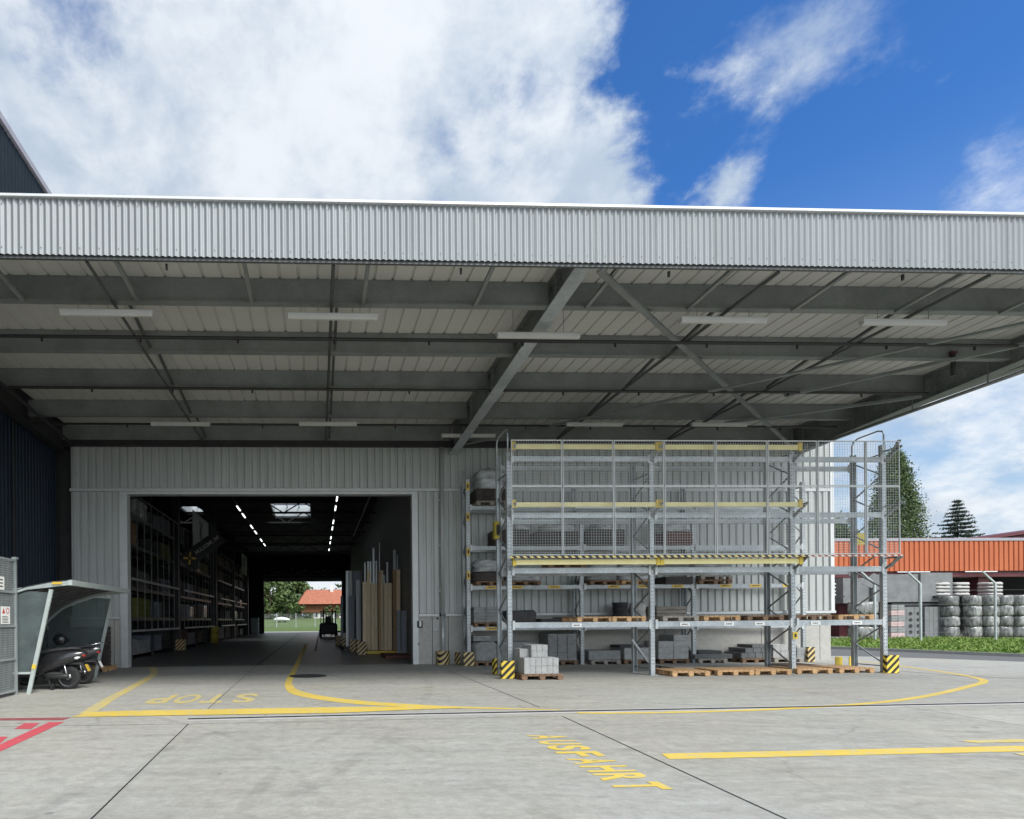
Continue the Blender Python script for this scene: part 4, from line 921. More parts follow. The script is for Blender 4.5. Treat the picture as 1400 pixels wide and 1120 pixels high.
mb.add([(X_ + .034, a, b) for a, b in ring], [(k, (k + 1) % nr, nr + (k + 1) % nr, nr + k) for k in range(nr)]).build('ring', 'red_ink', t)
mb = MB()
for k in range(5): mb.box(X_ + .0325, X_ + .034, 12.66, 12.66 + random.uniform(.2, .27), 1.60 + k * .032, 1.612 + k * .032)
mb.build('print', 'ink', t)

sh = thing('scooter_shelter', (-7, 15.3, 0), 'open fronted metal and glass shelter with a curved roof over the scooters', 'shelter')
Y0, Y1 = 13.38, 17.3
prof = [(-5.55, 2.50), (-6.0, 2.455), (-6.5, 2.36), (-7.0, 2.20), (-7.45, 1.96), (-7.85, 1.62), (-8.15, 1.20), (-8.32, .75), (-8.38, .3)]
for y in (Y0, Y1):
    MB().bar((-6.50, y, 0), (-5.98, y, 2.34), .085, .05, up=(0, 1, 0)).build('slanted_post', 'shelter_frame', sh)
    mb = MB()
    for a, b in zip(prof, prof[1:]): mb.bar((a[0], y, a[1] + .01), (b[0], y, b[1] + .01), .05, .07, up=(0, 1, 0))
    mb.build('arch_rib', 'shelter_frame', sh)
    MB().bar((-8.38, y, .47), (-6.43, y, .47), .05, .05).build('bottom_rail', 'shelter_frame', sh)
    MB().bar((-8.38, y, 0), (-8.38, y, .5), .06, .06).build('back_foot', 'shelter_frame', sh)
    yy = y + .012
    MB().prism([(-6.37, .50), (-6.02, 2.27)] + [(a, b - .05) for a, b in prof[2:]] + [(-8.33, .5)], 1, yy - .004, yy + .004).build('side_pane', 'shelter_glass', sh)
    # a straight tie from roof edge to the cage side
    MB().bar((-5.55, y, 2.47), (-7.1, y, 2.30), .05, .06).build('top_rail', 'shelter_frame', sh)
mb = MB(); up_ = [(a, b + .05) for a, b in prof]; lo_ = [(a, b + .042) for a, b in prof]
mb.prism(up_ + lo_[::-1], 1, Y0 - .05, Y1 + .05).build('curved_roof', 'shelter_roof', sh)
for k in range(1, 8):
    y = Y0 + (Y1 - Y0) * k / 8; mb = MB()
    for a, b in zip(prof, prof[1:]): mb.bar((a[0], y, a[1] + .02), (b[0], y, b[1] + .02), .03, .03, up=(0, 1, 0))
    mb.build('roof_batten', 'shelter_roof', sh)
MB().box(-5.60, -5.50, Y0 - .05, Y1 + .05, 2.43, 2.55).build('front_gutter', 'shelter_frame', sh)
MB().box(-5.94, -5.72, Y0 - .062, Y0 - .052, 2.45, 2.505).build('edge_sticker', 'plate_yellow', sh)
MB().bar((-6.376, Y0 - .033, .56), (-6.352, Y0 - .033, .66), .09, .008, up=(0, 1, 0)).build('post_sticker', 'yellow_paint', sh)

def loft(mb, secs, n=14, p=2.4):
    """sections (x, z, half height, half width) joined along x"""
    vs = []
    for x, z, hh, hw in secs:
        for k in range(n):
            t = 2 * pi * k / n; c, s = cos(t), sin(t); r = (abs(c) ** p + abs(s) ** p) ** (-1 / p)
            vs.append((x, hw * r * c, z + hh * r * s))
    m_ = len(secs); fs = [(i * n + k, i * n + (k + 1) % n, (i + 1) * n + (k + 1) % n, (i + 1) * n + k) for i in range(m_ - 1) for k in range(n)]
    fs.append(tuple(range(n))[::-1]); fs.append(tuple((m_ - 1) * n + k for k in range(n)))
    return mb.add(vs, fs)
def scooter(loc, rz, label, variant=0):
    t = thing('motor_scooter', (0, 0, 0), label, 'motor scooter')
    for x in (0, -1.27):
        wl = MB().lathe([(.19, -.045), (.235, -.05), (.258, -.03), (.262, 0), (.258, .03), (.235, .05), (.19, .045)], (x, 0, .262), 28, 1).build('wheel', 'tyre', t, True)
        mb = MB().lathe([(.03, -.06), (.05, -.06), (.05, .06), (.03, .06)], (x, 0, .262), 14, 1)
        for k in range(5):
            a = 2 * pi * k / 5 + .3; mb.bar((x + .04 * cos(a), 0, .262 + .04 * sin(a)), (x + .185 * cos(a), 0, .262 + .185 * sin(a)), .035, .05, up=(0, 1, 0))
        mb.lathe([(.175, -.04), (.195, -.048), (.195, .048), (.175, .04)], (x, 0, .262), 24, 1)
        mb.build('rim', 'rim', wl)
    loft(MB(), [(.40, .80, .03, .05), (.32, .785, .08, .12), (.12, .735, .15, .18), (-.15, .67, .21, .21), (-.42, .60, .24, .20), (-.62, .50, .21, .16), (-.72, .42, .13, .12)]).build('side_fairing', 'scooter_black' if variant == 0 else 'scooter_matt', t, True)
    loft(MB(), [(.26, .90, .02, .08), (.12, .915, .04, .13), (-.2, .885, .05, .15), (-.5, .835, .05, .13), (-.68, .80, .03, .09)]).build('seat', 'scooter_matt', t, True)
    MB().prism([(-.62, .30), (-1.0, .30), (-1.05, .36), (-.66, .37)], 1, -.17, .17).build('floorboard', 'scooter_matt', t)
    loft(MB(), [(-.98, .36, .06, .14), (-1.03, .55, .16, .20), (-1.08, .72, .20, .21), (-1.12, .90, .13, .17), (-1.13, 1.0, .05, .1)]).build('leg_shield', 'scooter_black', t, True)
    loft(MB(), [(-1.05, .5, .06, .07), (-1.22, .56, .05, .08), (-1.42, .50, .04, .07), (-1.50, .42, .02, .04)]).build('front_fender', 'scooter_black', t, True)
    MB().tube([(-1.07, 0, 1.0), (-1.02, 0, 1.12)], .05, 10).tube([(-1.02, -.1, 1.10), (-1.0, -.2, 1.12), (-.93, -.34, 1.10)], .017, 8).tube([(-1.02, .1, 1.10), (-1.0, .2, 1.12), (-.93, .34, 1.10)], .017, 8).tube([(-1.0, -.06, 1.10), (-1.0, .06, 1.10)], .075, 12).build('handlebar', 'scooter_matt', t, True)
    for s in (-1, 1): MB().tube([(-.98, s * .22, 1.12), (-.92, s * .35, 1.098)], .024, 8).build('grip', 'tyre', t, True)
    for s in (-1, 1):
        m_ = MB().tube([(-1.0, s * .2, 1.12), (-.98, s * .28, 1.26), (-.90, s * .32, 1.34)], .008, 6).lathe([(.0, -.028), (.05, -.028), (.068, -.01), (.06, .0)], (-.885, s * .32, 1.37), 16, 0).build('mirror', 'scooter_matt', t, True)
        MB().lathe([(.058, .001), (.058, .005)], (-.885, s * .32, 1.37), 16, 0).build('mirror_glass', 'chrome', m_)
    loft(MB(), [(.05, .27, .05, .05), (-.12, .30, .08, .07), (-.4, .33, .11, .10), (-.55, .36, .09, .10)]).build('engine', 'scooter_matt', t, True)
    MB().tube([(.08, -.13, .30), (-.05, -.14, .30), (-.38, -.13, .30), (-.5, -.10, .26)], [.045, .06, .055, .02], 12).build('muffler', 'black_steel', t, True)
    MB().tube([(.06, -.142, .30), (.10, -.142, .305)], .05, 12).build('muffler_tip', 'chrome', t, True)
    MB().tube([(.02, -.13, .27), (-.06, -.12, .58)], .022, 8).build('shock_absorber', 'chrome', t, True)
    MB().prism([(-.33, .04), (-.30, .04), (-.40, .30), (-.45, .30)], 1, -.12, -.10).prism([(-.33, .04), (-.30, .04), (-.40, .30), (-.45, .30)], 1, .10, .12).box(-.34, -.28, -.16, .16, .01, .035).build('centre_stand', 'black_steel', t)
    MB().prism([(.02, .60), (.30, .60), (.44, .40), (.42, .38), (.26, .55), (.02, .56)], 1, -.08, .08).build('mud_flap', 'scooter_matt', t)
    pl = MB().add([(.385, -.09, .55), (.385, .09, .55), (.455, .09, .40), (.455, -.09, .40), (.378, -.09, .547), (.378, .09, .547), (.448, .09, .397), (.448, -.09, .397)], [(0, 1, 2, 3), (7, 6, 5, 4), (0, 4, 5, 1), (1, 5, 6, 2), (2, 6, 7, 3), (3, 7, 4, 0)]).build('number_plate', 'plate_yellow' if variant == 0 else 'white_card', t)
    if variant == 0:
        loft(MB(), [(.375, .76, .035, .07), (.33, .765, .05, .11), (.27, .77, .05, .13)]).build('tail_lamp', 'lens_red', t, True)
        for s in (-1, 1): loft(MB(), [(.29, .715, .012, .018), (.22, .70, .035, .03), (.10, .71, .02, .02)], 10).build('indicator', 'lens_white', t, True).location = (0, s * .13, 0)
    else:
        loft(MB(), [(.40, .86, .03, .06), (.32, .85, .055, .10), (.18, .82, .06, .13)]).build('tail_cover', 'chrome', t, True)
        loft(MB(), [(.40, .775, .03, .06), (.34, .775, .045, .10), (.28, .775, .05, .12)]).build('tail_lamp', 'lens_red', t, True)
        mb = MB()
        for s in (-1, 1): mb.tube([(.02, s * .12, .93), (.25, s * .13, .95), (.42, s * .10, .99), (.46, 0, 1.0)], .013, 6)
        mb.build('grab_rail', 'chrome', t, True)
    t.location = loc; t.rotation_euler = (0, 0, rz); t.scale = (1.07, 1.07, 1.07); return t
scooter((-5.98, 14.25, 0), R(4), 'black scooter nearest the camera with a yellow number plate under the shelter')
scooter((-6.08, 15.35, 0), R(7), 'black scooter behind the nearer one, with chrome tail and grab rail', 1)
hm = thing('helmet', (-6.4, 15.2, 1.0), 'round black helmet resting on the seat of the farther scooter', 'helmet')
MB().lathe([(.10, -.13), (.15, -.10), (.175, 0), (.165, .08), (.12, .14), (.05, .17), (.001, .175)], (-6.60, 15.25, 1.145), 20).build('shell', 'scooter_black', hm, True)
MB().box(-6.46, -6.415, 15.15, 15.35, 1.10, 1.19).build('visor', 'glass_dark', hm)
def one_pallet(x, y, z, label, m):
    p = make_pallet(m); p['label'] = label; p.location = (x, y, z); return p
one_pallet(-7.3, 19.5, 0, 'brown wooden pallet lying before the plinth left of the gateway', 'pallet_fresh')
blocks('timber_stack', 'brown_goods', -8.5, -7.15, 19.9, 20.55, .0, 1.45, 1, 2, 9, 'dark stacked timber against the wall behind the shelter', 'timber stack', .03)

# ------------------------------------------------------------------ inside the hall
HX = -7.9
blocksY = [(24.0, 32.4), (33.7, 43.1), (46.3, 53.8), (55.2, 62.6)]
bn = ['nearest', 'second', 'third', 'farthest']
levels = [1.72, 3.0, 4.82, 6.12]
goods_m = ['brown_goods', 'stored_dark', 'stored_dark', 'blue_goods', 'wrap', 'stored_green', 'stored_grey', 'brown_goods', 'pallet_brown']
gword = {'brown_goods': 'brown boxed', 'stored_dark': 'dark', 'blue_goods': 'bluish', 'wrap': 'film wrapped', 'stored_green': 'green', 'stored_grey': 'grey', 'pallet_brown': 'wooden crate'}
for bi, (ya, yb) in enumerate(blocksY):
    t = thing('hall_rack', (HX - .5, (ya + yb) / 2, 0), 'dark tall storage rack inside the hall on the left, ' + bn[bi] + ' of the row', 'pallet rack', 'racks along the left side of the hall')
    ym = (ya + yb) / 2
    for y in (ya, ym, yb):
        for x in (HX, HX - 1.1): MB().box(x - .05, x + .05, y - .055, y + .055, 0, 7.9).build('upright', 'hall_dark', t)
        mb = MB(); z = .3; k = 0
        while z < 7.2: mb.bar((HX - .06 - .98 * (k % 2), y, z), (HX - .06 - .98 * ((k + 1) % 2), y, z + .7), .035, .03); z += .7; k += 1
        mb.build('frame_bracing', 'hall_dark', t)
    for lv in levels:
        for x in (HX + .06, HX - 1.16):
            MB().box(x - .01, x + .01, ya, yb, lv - .07, lv + .07).build('beam', 'hall_steel', t)
    for lv in (1.22, 3.36): MB().box(HX + .30, HX + .35, ya, yb - .1, lv - .045, lv + .045).build('bumper_rail', 'galvanised', t)
    n = int((yb - ya) / .95)
    mb = MB()
    for k in range(n + 1): mb.box(HX + .27, HX + .295, ya + (yb - ya) * k / n - .012, ya + (yb - ya) * k / n + .012, 1.2, 6.9)
    mb.box(HX + .27, HX + .295, ya, yb, 6.9, 6.95)
    mb.build('front_screen', 'galvanised_dark', t)
    for li, lv in enumerate([0] + levels):
        ns = 4 if bi < 2 else 2
        for s in range(ns):
            if random.random() < .12: continue
            a = ya + .2 + (yb - ya - .4) * s / ns; b = ya + .2 + (yb - ya - .4) * (s + 1) / ns - .15
            m_ = random.choice(goods_m)
            if bi == 0 and li == 0 and s < 2: m_ = 'block_mid'
            if bi == 0 and li == 1 and s == 1: m_ = 'stored_green'
            if bi == 0 and li == 1 and s == 2: m_ = 'blue_goods'
            if bi == 0 and li == 4 and s < 2: m_ = 'wrap'
            if bi == 1 and li == 0 and s == 0: m_ = 'red_goods'
            h = random.uniform(.6, 1.0); z0 = lv + (.08 if li else .15)
            lab = '%s goods on %s of the %s hall rack, %s' % ({'red_goods': 'reddish', 'block_mid': 'grey block'}.get(m_) or gword[m_], 'the floor' if li == 0 else 'shelf ' + ['one', 'two', 'three', 'four'][li - 1], bn[bi], (['front end', 'front middle', 'rear middle', 'rear end'] if ns == 4 else ['front half', 'rear half'])[s])
            if m_ == 'wrap': lump('shelf_goods', m_, HX - 1.0, HX - .05, a, b, z0, z0 + h, lab, 'goods', .02)
            else: blocks('shelf_goods', m_, HX - 1.0, HX - .05, a, b, z0, z0 + h, 2, random.randint(2, 4), random.randint(2, 5), lab, 'goods', .02)
bl = thing('waste_barrel', (HX + .1, 43.7, 0), 'yellow barrel standing in the dark between two hall racks', 'barrel')
MB().lathe([(.36, 0), (.40, .03), (.40, .38), (.42, .4), (.40, .42), (.40, .8), (.42, .82), (.40, .84), (.40, 1.14), (.36, 1.17)], (HX + .15, 43.6, 0), 20).build('drum', 'barrel_yellow', bl, True)
MB().lathe([(.40, 1.171), (.41, 1.2), (.3, 1.23)], (HX + .15, 43.6, 0), 20).build('lid', 'barrel_yellow', bl)
gd = thing('rack_guard', (HX + .3, 32.9, 0), 'orange striped guard in the dark at the end of the nearest hall rack', 'rack guard'); MB().bevbox(HX + .0, HX + .5, 32.7, 32.73, 0, .6, .01).build('plate', 'hazard_pale', gd); MB().box(HX + .47, HX + .5, 32.74, 33.1, 0, .6).build('side_flange', 'hazard_pale', gd)
def board(y0_, y1_, z0_, z1_, label):
    t = thing('hall_banner', (HX + .42, (y0_ + y1_) / 2, z0_), label, 'banner', 'pale banners on the hall racks'); x = HX + .42
    MB().box(x, x + .02, y0_, y1_, z0_, z1_).build('cloth', 'white_card', t)
    yc = (y0_ + y1_) / 2; zc = z0_ + (z1_ - z0_) * .6; s = (z1_ - z0_) * .26; q = MB()
    q.box(x + .021, x + .026, yc - s * .75, yc - s * .35, zc - s, zc + s)
    q.prism([(yc - s * .3, zc), (yc + s * .35, zc + s), (yc + s * .8, zc + s), (yc + s * .1, zc)], 0, x + .021, x + .026); q.prism([(yc - s * .3, zc - .01), (yc + s * .1, zc - .01), (yc + s * .8, zc - s), (yc + s * .35, zc - s)], 0, x + .021, x + .026)
    q.build('letter_mark', 'ink', t); MB().box(x + .021, x + .024, yc - s, yc + s, z0_ + .28, z0_ + .34).build('text_line', 'ink', t)
board(35.4, 40.4, 6.0, 8.3, 'large pale banner with a black letter mark high on the second hall rack')
board(57.9, 62.0, 6.3, 8.3, 'smaller looking pale banner with a black letter mark far back in the hall')
bt = thing('hanging_sign', (-6.3, 33, 5.7), 'black tilted sign with a gold cross mark and white word hanging in the hall', 'sign')
def tilt(u, v, y): a = R(36); return (-6.45 + u * cos(a) - v * sin(a), y, 5.62 + u * sin(a) + v * cos(a))
mb = MB(); L2, H2 = 1.30, .43
mb.add([tilt(u, v, y) for y in (33, 33.06) for u, v in ((-L2, -H2), (L2, -H2), (L2, H2), (-L2, H2))], [(0, 1, 2, 3), (7, 6, 5, 4), (0, 4, 5, 1), (1, 5, 6, 2), (2, 6, 7, 3), (3, 7, 4, 0)]).build('board', 'black_steel', bt)
mb = MB()
letter('MAXIMUM', lambda u, v: tilt(-.42 + 1.55 * u, -.10 + .25 * v, 32.995), mb, .01); mb.build('lettering', 'paper_grey', bt)
mb = MB()
for k in range(4):
    a = pi / 4 + k * pi / 2 + .15; mb.add([tilt(-.85 + r * cos(a + d), r * .95 * sin(a + d), 32.995) for r, d in ((.10, -.5), (.36, -.22), (.36, .1), (.10, .5))], [(0, 1, 2, 3)])
mb.build('cross_mark', 'plate_yellow', bt)
MB().tube([tilt(-1.2, H2, 33.03), (tilt(-1.2, H2, 33)[0], 33.03, 8.75)], .008, 5).tube([tilt(1.2, H2, 33.03), (tilt(1.2, H2, 33)[0], 33.03, 8.75)], .008, 5).build('hanger_wire', 'cable', bt)
# ceiling lamps in the hall
def lamp(x, y, L_, label, lit=True):
    t = thing('strip_lamp', (x, y, 8.2), label, 'strip lamp', 'strip lamps in the hall')
    MB().box(x - .06, x + .06, y - L_ / 2, y + L_ / 2, 8.22, 8.30).build('housing', 'galvanised_dark', t)
    MB().box(x - .035, x + .035, y - L_ / 2 + .03, y + L_ / 2 - .03, 8.185, 8.219).build('tube', 'lamp_lit' if lit else 'light_plastic', t)
wn = ['first', 'second', 'third', 'fourth', 'fifth', 'sixth', 'seventh', 'eighth']
for i, y in enumerate((34.6, 37.0, 41.4, 44.0, 48.3, 51.2)): lamp(-4.62, y, 1.5, 'lit strip lamp in the left row of the hall ceiling, %s from the gateway' % wn[i])
for i, y in enumerate((31.8, 34.6, 39.4, 42.2, 47.0, 50.0, 55)): lamp(1.08, y, 1.5, 'lit strip lamp in the right row of the hall ceiling, %s from the gateway' % wn[i])
tr = thing('cable_tray', (0, 40, 8.3), 'thin dark conduit carrying the left row of hall lamps', 'cable tray'); MB().box(-4.64, -4.60, 30, 56, 8.305, 8.34).build('channel', 'black_steel', tr)
tr = thing('cable_tray', (0, 40, 8.3), 'thin dark conduit carrying the right row of hall lamps', 'cable tray'); MB().box(1.06, 1.10, 29, 58, 8.305, 8.34).build('channel', 'black_steel', tr)
tr = thing('cable_tray', (2.84, 38, 8.2), 'pale metal rail under the hall ceiling along the right wall', 'cable tray'); MB().box(2.80, 2.88, 30, 46, 8.2, 8.26).build('channel', 'galvanised', tr)
# timber and metal stock standing on end along the right wall
def stick(x0, x1, y, z1, m, label, lean=.10, d=.10, z0=.16):
    o = MB().add([(x0, y, z0), (x1, y, z0), (x1, y + d, z0), (x0, y + d, z0), (x0 + .02, y + lean, z1), (x1 + .02, y + lean, z1), (x1 + .02, y + lean + d, z1), (x0 + .02, y + lean + d, z1)], [(0, 3, 2, 1), (4, 5, 6, 7), (0, 1, 5, 4), (1, 2, 6, 5), (2, 3, 7, 6), (3, 0, 4, 7)]).build('timber_plank' if 'timber' in m else 'metal_profile', m)
    tag(o, label, 'plank' if 'timber' in m else 'profile', 'stock standing on end in the hall')
TY = 27.4
for i, (x0, x1, z1, m) in enumerate(((2.09, 2.28, 3.38, 'timber_pale'), (2.29, 2.46, 3.92, 'timber_pale'), (2.49, 2.62, 3.32, 'timber_pale'), (2.63, 2.78, 3.32, 'timber_pale'), (2.83, 2.92, 3.90, 'timber_brown'), (2.93, 3.06, 3.92, 'timber_pale'), (3.10, 3.24, 3.32, 'timber_pale'), (3.25, 3.46, 3.32, 'timber_pale'), (3.52, 3.68, 3.95, 'timber_brown'), (3.69, 3.87, 3.96, 'timber_pale'))):
    stick(x0, x1, TY, z1, m, '%s plank on end in the hall timber row, %s' % ('brown' if 'brown' in m else 'pale', ['leftmost', 'second from the left', 'third from the left', 'fourth from the left', 'the narrow one left of the middle', 'just left of the middle gap', 'just right of the middle gap', 'the widest one', 'second from the right', 'rightmost'][i]))
for i, (x0, x1, z1) in enumerate(((2.22, 2.27, 4.35), (2.36, 2.44, 4.4), (2.47, 2.55, 4.4), (2.62, 2.71, 5.05), (2.76, 2.83, 4.42), (2.93, 2.97, 5.3), (3.28, 3.36, 4.36), (3.10, 3.2, 3.75), (3.61, 3.73, 4.95), (3.78, 3.84, 4.7))):
    stick(x0, x1, TY + .5, z1, 'steel_profile', 'tall metal profile standing behind the timber row, %s' % ['leftmost', 'second from the left', 'third from the left', 'the tall fourth from the left', 'fifth from the left', 'the thin tallest one', 'right of the middle gap', 'the short one at the middle', 'second from the right', 'rightmost'][i], .12, .06)
for i, (x0, x1, y, z1, m, lb) in enumerate(((1.95, 2.12, 30.0, 3.65, 'panel_white', 'bright white panel on end in the left metal stock'), (2.14, 2.26, 30.1, 3.65, 'steel_profile', 'grey panel on end just right of the bright white one'), (1.62, 1.92, 31.2, 2.9, 'panel_blue_grey', 'blue grey panel on end, low one in the left metal stock'), (1.52, 1.66, 32.0, 4.3, 'steel_profile', 'tall steel profile on end behind the blue grey panel, left one'), (1.68, 1.85, 32.0, 4.3, 'panel_white', 'tall bright profile on end behind the blue grey panel'), (1.88, 2.3, 32.2, 4.3, 'panel_blue_grey', 'broad tall grey panel on end behind the white panel'), (1.30, 1.45, 34.0, 3.0, 'panel_blue_grey', 'slim dark profile at the far left end of the metal stock'))): stick(x0, x1, y, z1, m, lb, .1, .05)
rk = thing('stock_frame', (3, 28, 0), 'dark low frame with a yellow front bar that carries the standing planks', 'stock frame')
MB().box(2.05, 3.92, 27.0, 27.06, .02, .15).build('front_bar', 'yellow_paint', rk); MB().box(2.05, 3.92, 27.065, 28.4, .0, .15).build('base_tray', 'black_steel', rk)
for z in (1.2, 2.6): MB().box(2.05, 3.92, 28.2, 28.26, z, z + .1).build('cross_rail', 'black_steel', rk)
for x in (2.1, 3.0, 3.88): MB().box(x - .04, x + .04, 28.27, 28.35, .151, 4.0).build('back_post', 'black_steel', rk)
rk = thing('stock_frame', (1.9, 32, 0), 'dark frame behind the metal stock farther down the hall', 'stock frame')
MB().box(1.3, 2.9, 29.8, 34.5, .0, .14).build('base_tray', 'black_steel', rk)
for y in (31.0, 33.2): MB().box(2.6, 2.7, y, y + .1, .141, 4.2).build('back_post', 'black_steel', rk)
tag(MB().bevbox(2.75, 3.9, 23.9, 26.0, .003, .12, .01).build('red_ramp', 'red_goods'), 'low dark red plate on the hall floor before the standing planks', 'plate')
tag(MB().bevbox(3.45, 3.62, 25.6, 25.66, .0, 2.0, .006).bevbox(3.66, 3.9, 25.7, 25.76, .0, 2.0, .006).build('door_leaf', 'panel_blue_grey'), 'pair of dark grey boards leaning at the right wall just inside the gateway', 'boards')
for i, (x, y) in enumerate(((1.98, 26.6), (1.80, 29.3), (1.52, 32.6), (1.30, 37.0))):
    t = thing('rack_guard', (x, y, 0), 'striped guard beside the standing stock in the hall, %s from the gateway' % wn[i], 'rack guard', 'striped guards in the hall')
    MB().bevbox(x - .22, x + .22, y - .015, y + .015, 0, .6, .008).build('plate', 'hazard_pale', t); MB().box(x - .22, x - .20, y + .016, y + .4, 0, .6).build('side_flange', 'hazard_pale', t)
# forklift
fk = thing('forklift', (.95, 55, 0), 'dark forklift truck seen from behind in the rear opening of the hall', 'forklift')
MB().bevbox(.28, 1.62, 54.7, 56.4, .35, 1.25, .08).build('body', 'forklift_dark', fk); MB().bevbox(.24, 1.66, 54.3, 54.69, .25, 1.20, .1).build('counterweight', 'forklift_dark', fk)
for x in (.36, 1.54): MB().bar((x, 54.75, 1.2), (x, 55.1, 2.25), .06).build('guard_post', 'forklift_dark', fk); MB().bar((x, 56.3, 1.2), (x, 56.1, 2.25), .06).build('guard_post', 'forklift_dark', fk)
MB().box(.3, 1.6, 55.0, 56.2, 2.25, 2.32).build('overhead_guard', 'forklift_dark', fk)
for x in (.6, 1.3): MB().bar((x, 56.65, .1), (x, 56.65, 2.5), .12).build('mast', 'forklift_dark', fk)
MB().box(.5, 1.4, 56.72, 56.8, .3, 1.3).build('fork_carriage', 'forklift_dark', fk)
for x in (.7, 1.2): MB().box(x - .06, x + .06, 56.8, 57.9, .08, .13).build('fork', 'forklift_dark', fk)
for x in (.33, 1.57):
    for y, r in ((54.75, .24), (56.2, .33)): MB().lathe([(r * .6, -.12), (r, -.11), (r, .11), (r * .6, .12)], (x, y, r), 20, 0).build('wheel', 'tyre', fk, True)
MB().bevbox(.7, 1.2, 55.2, 55.7, 1.251, 1.4, .03).bevbox(.7, 1.2, 55.05, 55.19, 1.3, 1.85, .03).build('seat', 'slab_black', fk)
MB().tube([(.95, 55.95, 1.2), (.95, 55.8, 1.5)], .03, 6).lathe([(.16, 0), (.18, .02), (.16, .03)], (.95, 55.78, 1.5), 16).build('steering_wheel', 'tyre', fk)
MB().bevbox(1.66 + .02, 1.95, 54.9, 55.4, .4, .55, .02).build('step', 'forklift_dark', fk)
fk.scale = (1.18, 1, 1.06)
gb = thing('switch_cabinet', (-7.55, 69.5, 0), 'pale mint cabinet at the rear left of the hall', 'cabinet'); MB().bevbox(-8.0, -7.05, 69.5, 70.0, .02, 1.95, .02).build('body', 'cabinet_mint', gb); MB().bevbox(-7.95, -7.35, 69.46, 69.499, .08, 1.9, .01).build('door', 'cabinet_mint', gb); MB().cbox((-7.42, 69.445, 1.2), (.05, .02, .15)).build('handle', 'black_steel', gb)

# ------------------------------------------------------------------ outdoors behind the hall
struct(MB().add([(-90, 84, -.02), (20, 84, -.02), (20, 132, 2.1), (-90, 132, 2.1), (20, 420, 2.4), (-90, 420, 2.4)], [(0, 1, 2, 3), (3, 2, 4, 5)]).build('meadow', 'grass_soil'))
def leaves(mb, c, r, n, size, squash=1, normal_up=.0):
    for _ in range(n):
        p = Vector((random.gauss(0, 1), random.gauss(0, 1), random.gauss(0, 1) * squash)) * r * .5 + Vector(c)
        d = Vector((random.gauss(0, 1), random.gauss(0, 1), random.gauss(0, .8) + normal_up)).normalized(); a = d.orthogonal().normalized(); b = d.cross(a); s = size * random.uniform(.6, 1.3)
        ang = random.uniform(0, 6.28); u = (a * cos(ang) + b * sin(ang)) * s; v = (b * cos(ang) - a * sin(ang)) * s * .62
        mb.add([p - u, p - v, p + u, p + v], [(0, 1, 2, 3)])
def broad_tree(x, y, z, h, w_, label, m='leaf_far', n=70, per=42, size=.42, group=None):
    t = thing('leafy_tree', (x, y, z), label, 'tree', group); mb = MB().tube([(x, y, z), (x + .1, y, z + h * .3), (x - .1, y, z + h * .7)], [.35, .28, .12], 8)
    cl = MB()
    for _ in range(n):
        u = random.uniform(.12, 1); rr = w_ / 2 * (math.sin(min(1, u * 1.05) * pi) ** .55) * random.uniform(.35, 1.0); a = random.uniform(0, 6.28)
        c = (x + rr * cos(a), y + rr * sin(a), z + h * u * .97); leaves(cl, c, random.uniform(.9, 1.7) * h / 14, per, size, .8, .5)
        if random.random() < .35: mb.tube([(x, y, z + h * u * .6), c], [.10, .02], 5)
    mb.build('trunk', 'bark', t); cl.build('crown', m, t); return t
broad_tree(-10.6, 128, 2, 12.5, 8.5, 'big dark leafy tree seen through the rear opening, left', 'leaf_far', 90)
broad_tree(-5.6, 137, 2, 13, 7.0, 'leafy tree behind the red roofed barn, seen through the rear opening', 'leaf_far', 70)
broad_tree(-6.5, 126, 2, 6.0, 6.5, 'lower bright bushy tree beside the barn, seen through the rear opening', 'leaf_broad', 50, 36, .34)
broad_tree(-14.5, 132, 2, 11, 8, 'dark leafy tree at the far left edge of the rear opening', 'leaf_far', 60)
mb = MB()
for _ in range(230):
    leaves(mb, (random.uniform(-70, 45), random.uniform(175, 190), random.uniform(1.5, 9)), 3.2, 34, .75, .8, .4)
tag(mb.build('distant_wood', 'leaf_far'), kind='stuff')
br_ = thing('barn', (4, 136, 2.1), 'old barn with a half hipped red tile roof beyond the meadow', 'barn')
zr, ze = 8.6, 5.15
MB().add([(-4.5, 129, ze), (22, 129, ze), (22, 134.5, zr), (-2.6, 134.5, zr), (-3.6, 140, ze), (22, 140, ze), (-4.9, 132, ze + .2), (-4.9, 137, ze + .2)], [(0, 1, 2, 3), (3, 2, 5, 4), (0, 3, 6), (6, 3, 7), (7, 3, 4)]).build('roof', 'barn_tile', br_)
MB().box(-3.8, 22, 130, 139, 3.3, 5.1).build('timber_storey', 'barn_wood', br_)
MB().box(-1.0, 22, 130.3, 138.8, 2.0, 3.29).build('ground_floor', 'render_white', br_)
for x in (-.9, .6, 2.2, 3.6, 5.2): MB().box(x, x + .8, 130.26, 130.299, 2.3, 3.25).build('door', 'black_steel', br_)
MB().box(2.8, 3.5, 133.6, 134.2, 7.7, 9.5).build('chimney', 'render_white', br_)
bt_ = thing('covered_boat', (-7, 112, 1.2), 'low white covered boat parked on the meadow before the trees', 'boat')
hb = loft(MB(), [(-8.5, 1.75, .1, .3), (-8.1, 1.8, .33, .7), (-7, 1.85, .42, .9), (-6, 1.8, .33, .8), (-5.4, 1.72, .14, .35)], 16); hb.v = [(a, b + 112, c) for a, b, c in hb.v]; hb.build('hull', 'car_white', bt_, True)
MB().tube([(-7.4, -.0 + 112, 1.2), (-7.4, 112, 1.5)], .3, 10).tube([(-6.4, 112, 1.2), (-6.4, 112, 1.5)], .3, 10).build('cradle', 'black_steel', bt_)
fe = thing('mesh_fence', (-3, 95, 0), 'pale wire fence between the rear yard and the meadow', 'fence')
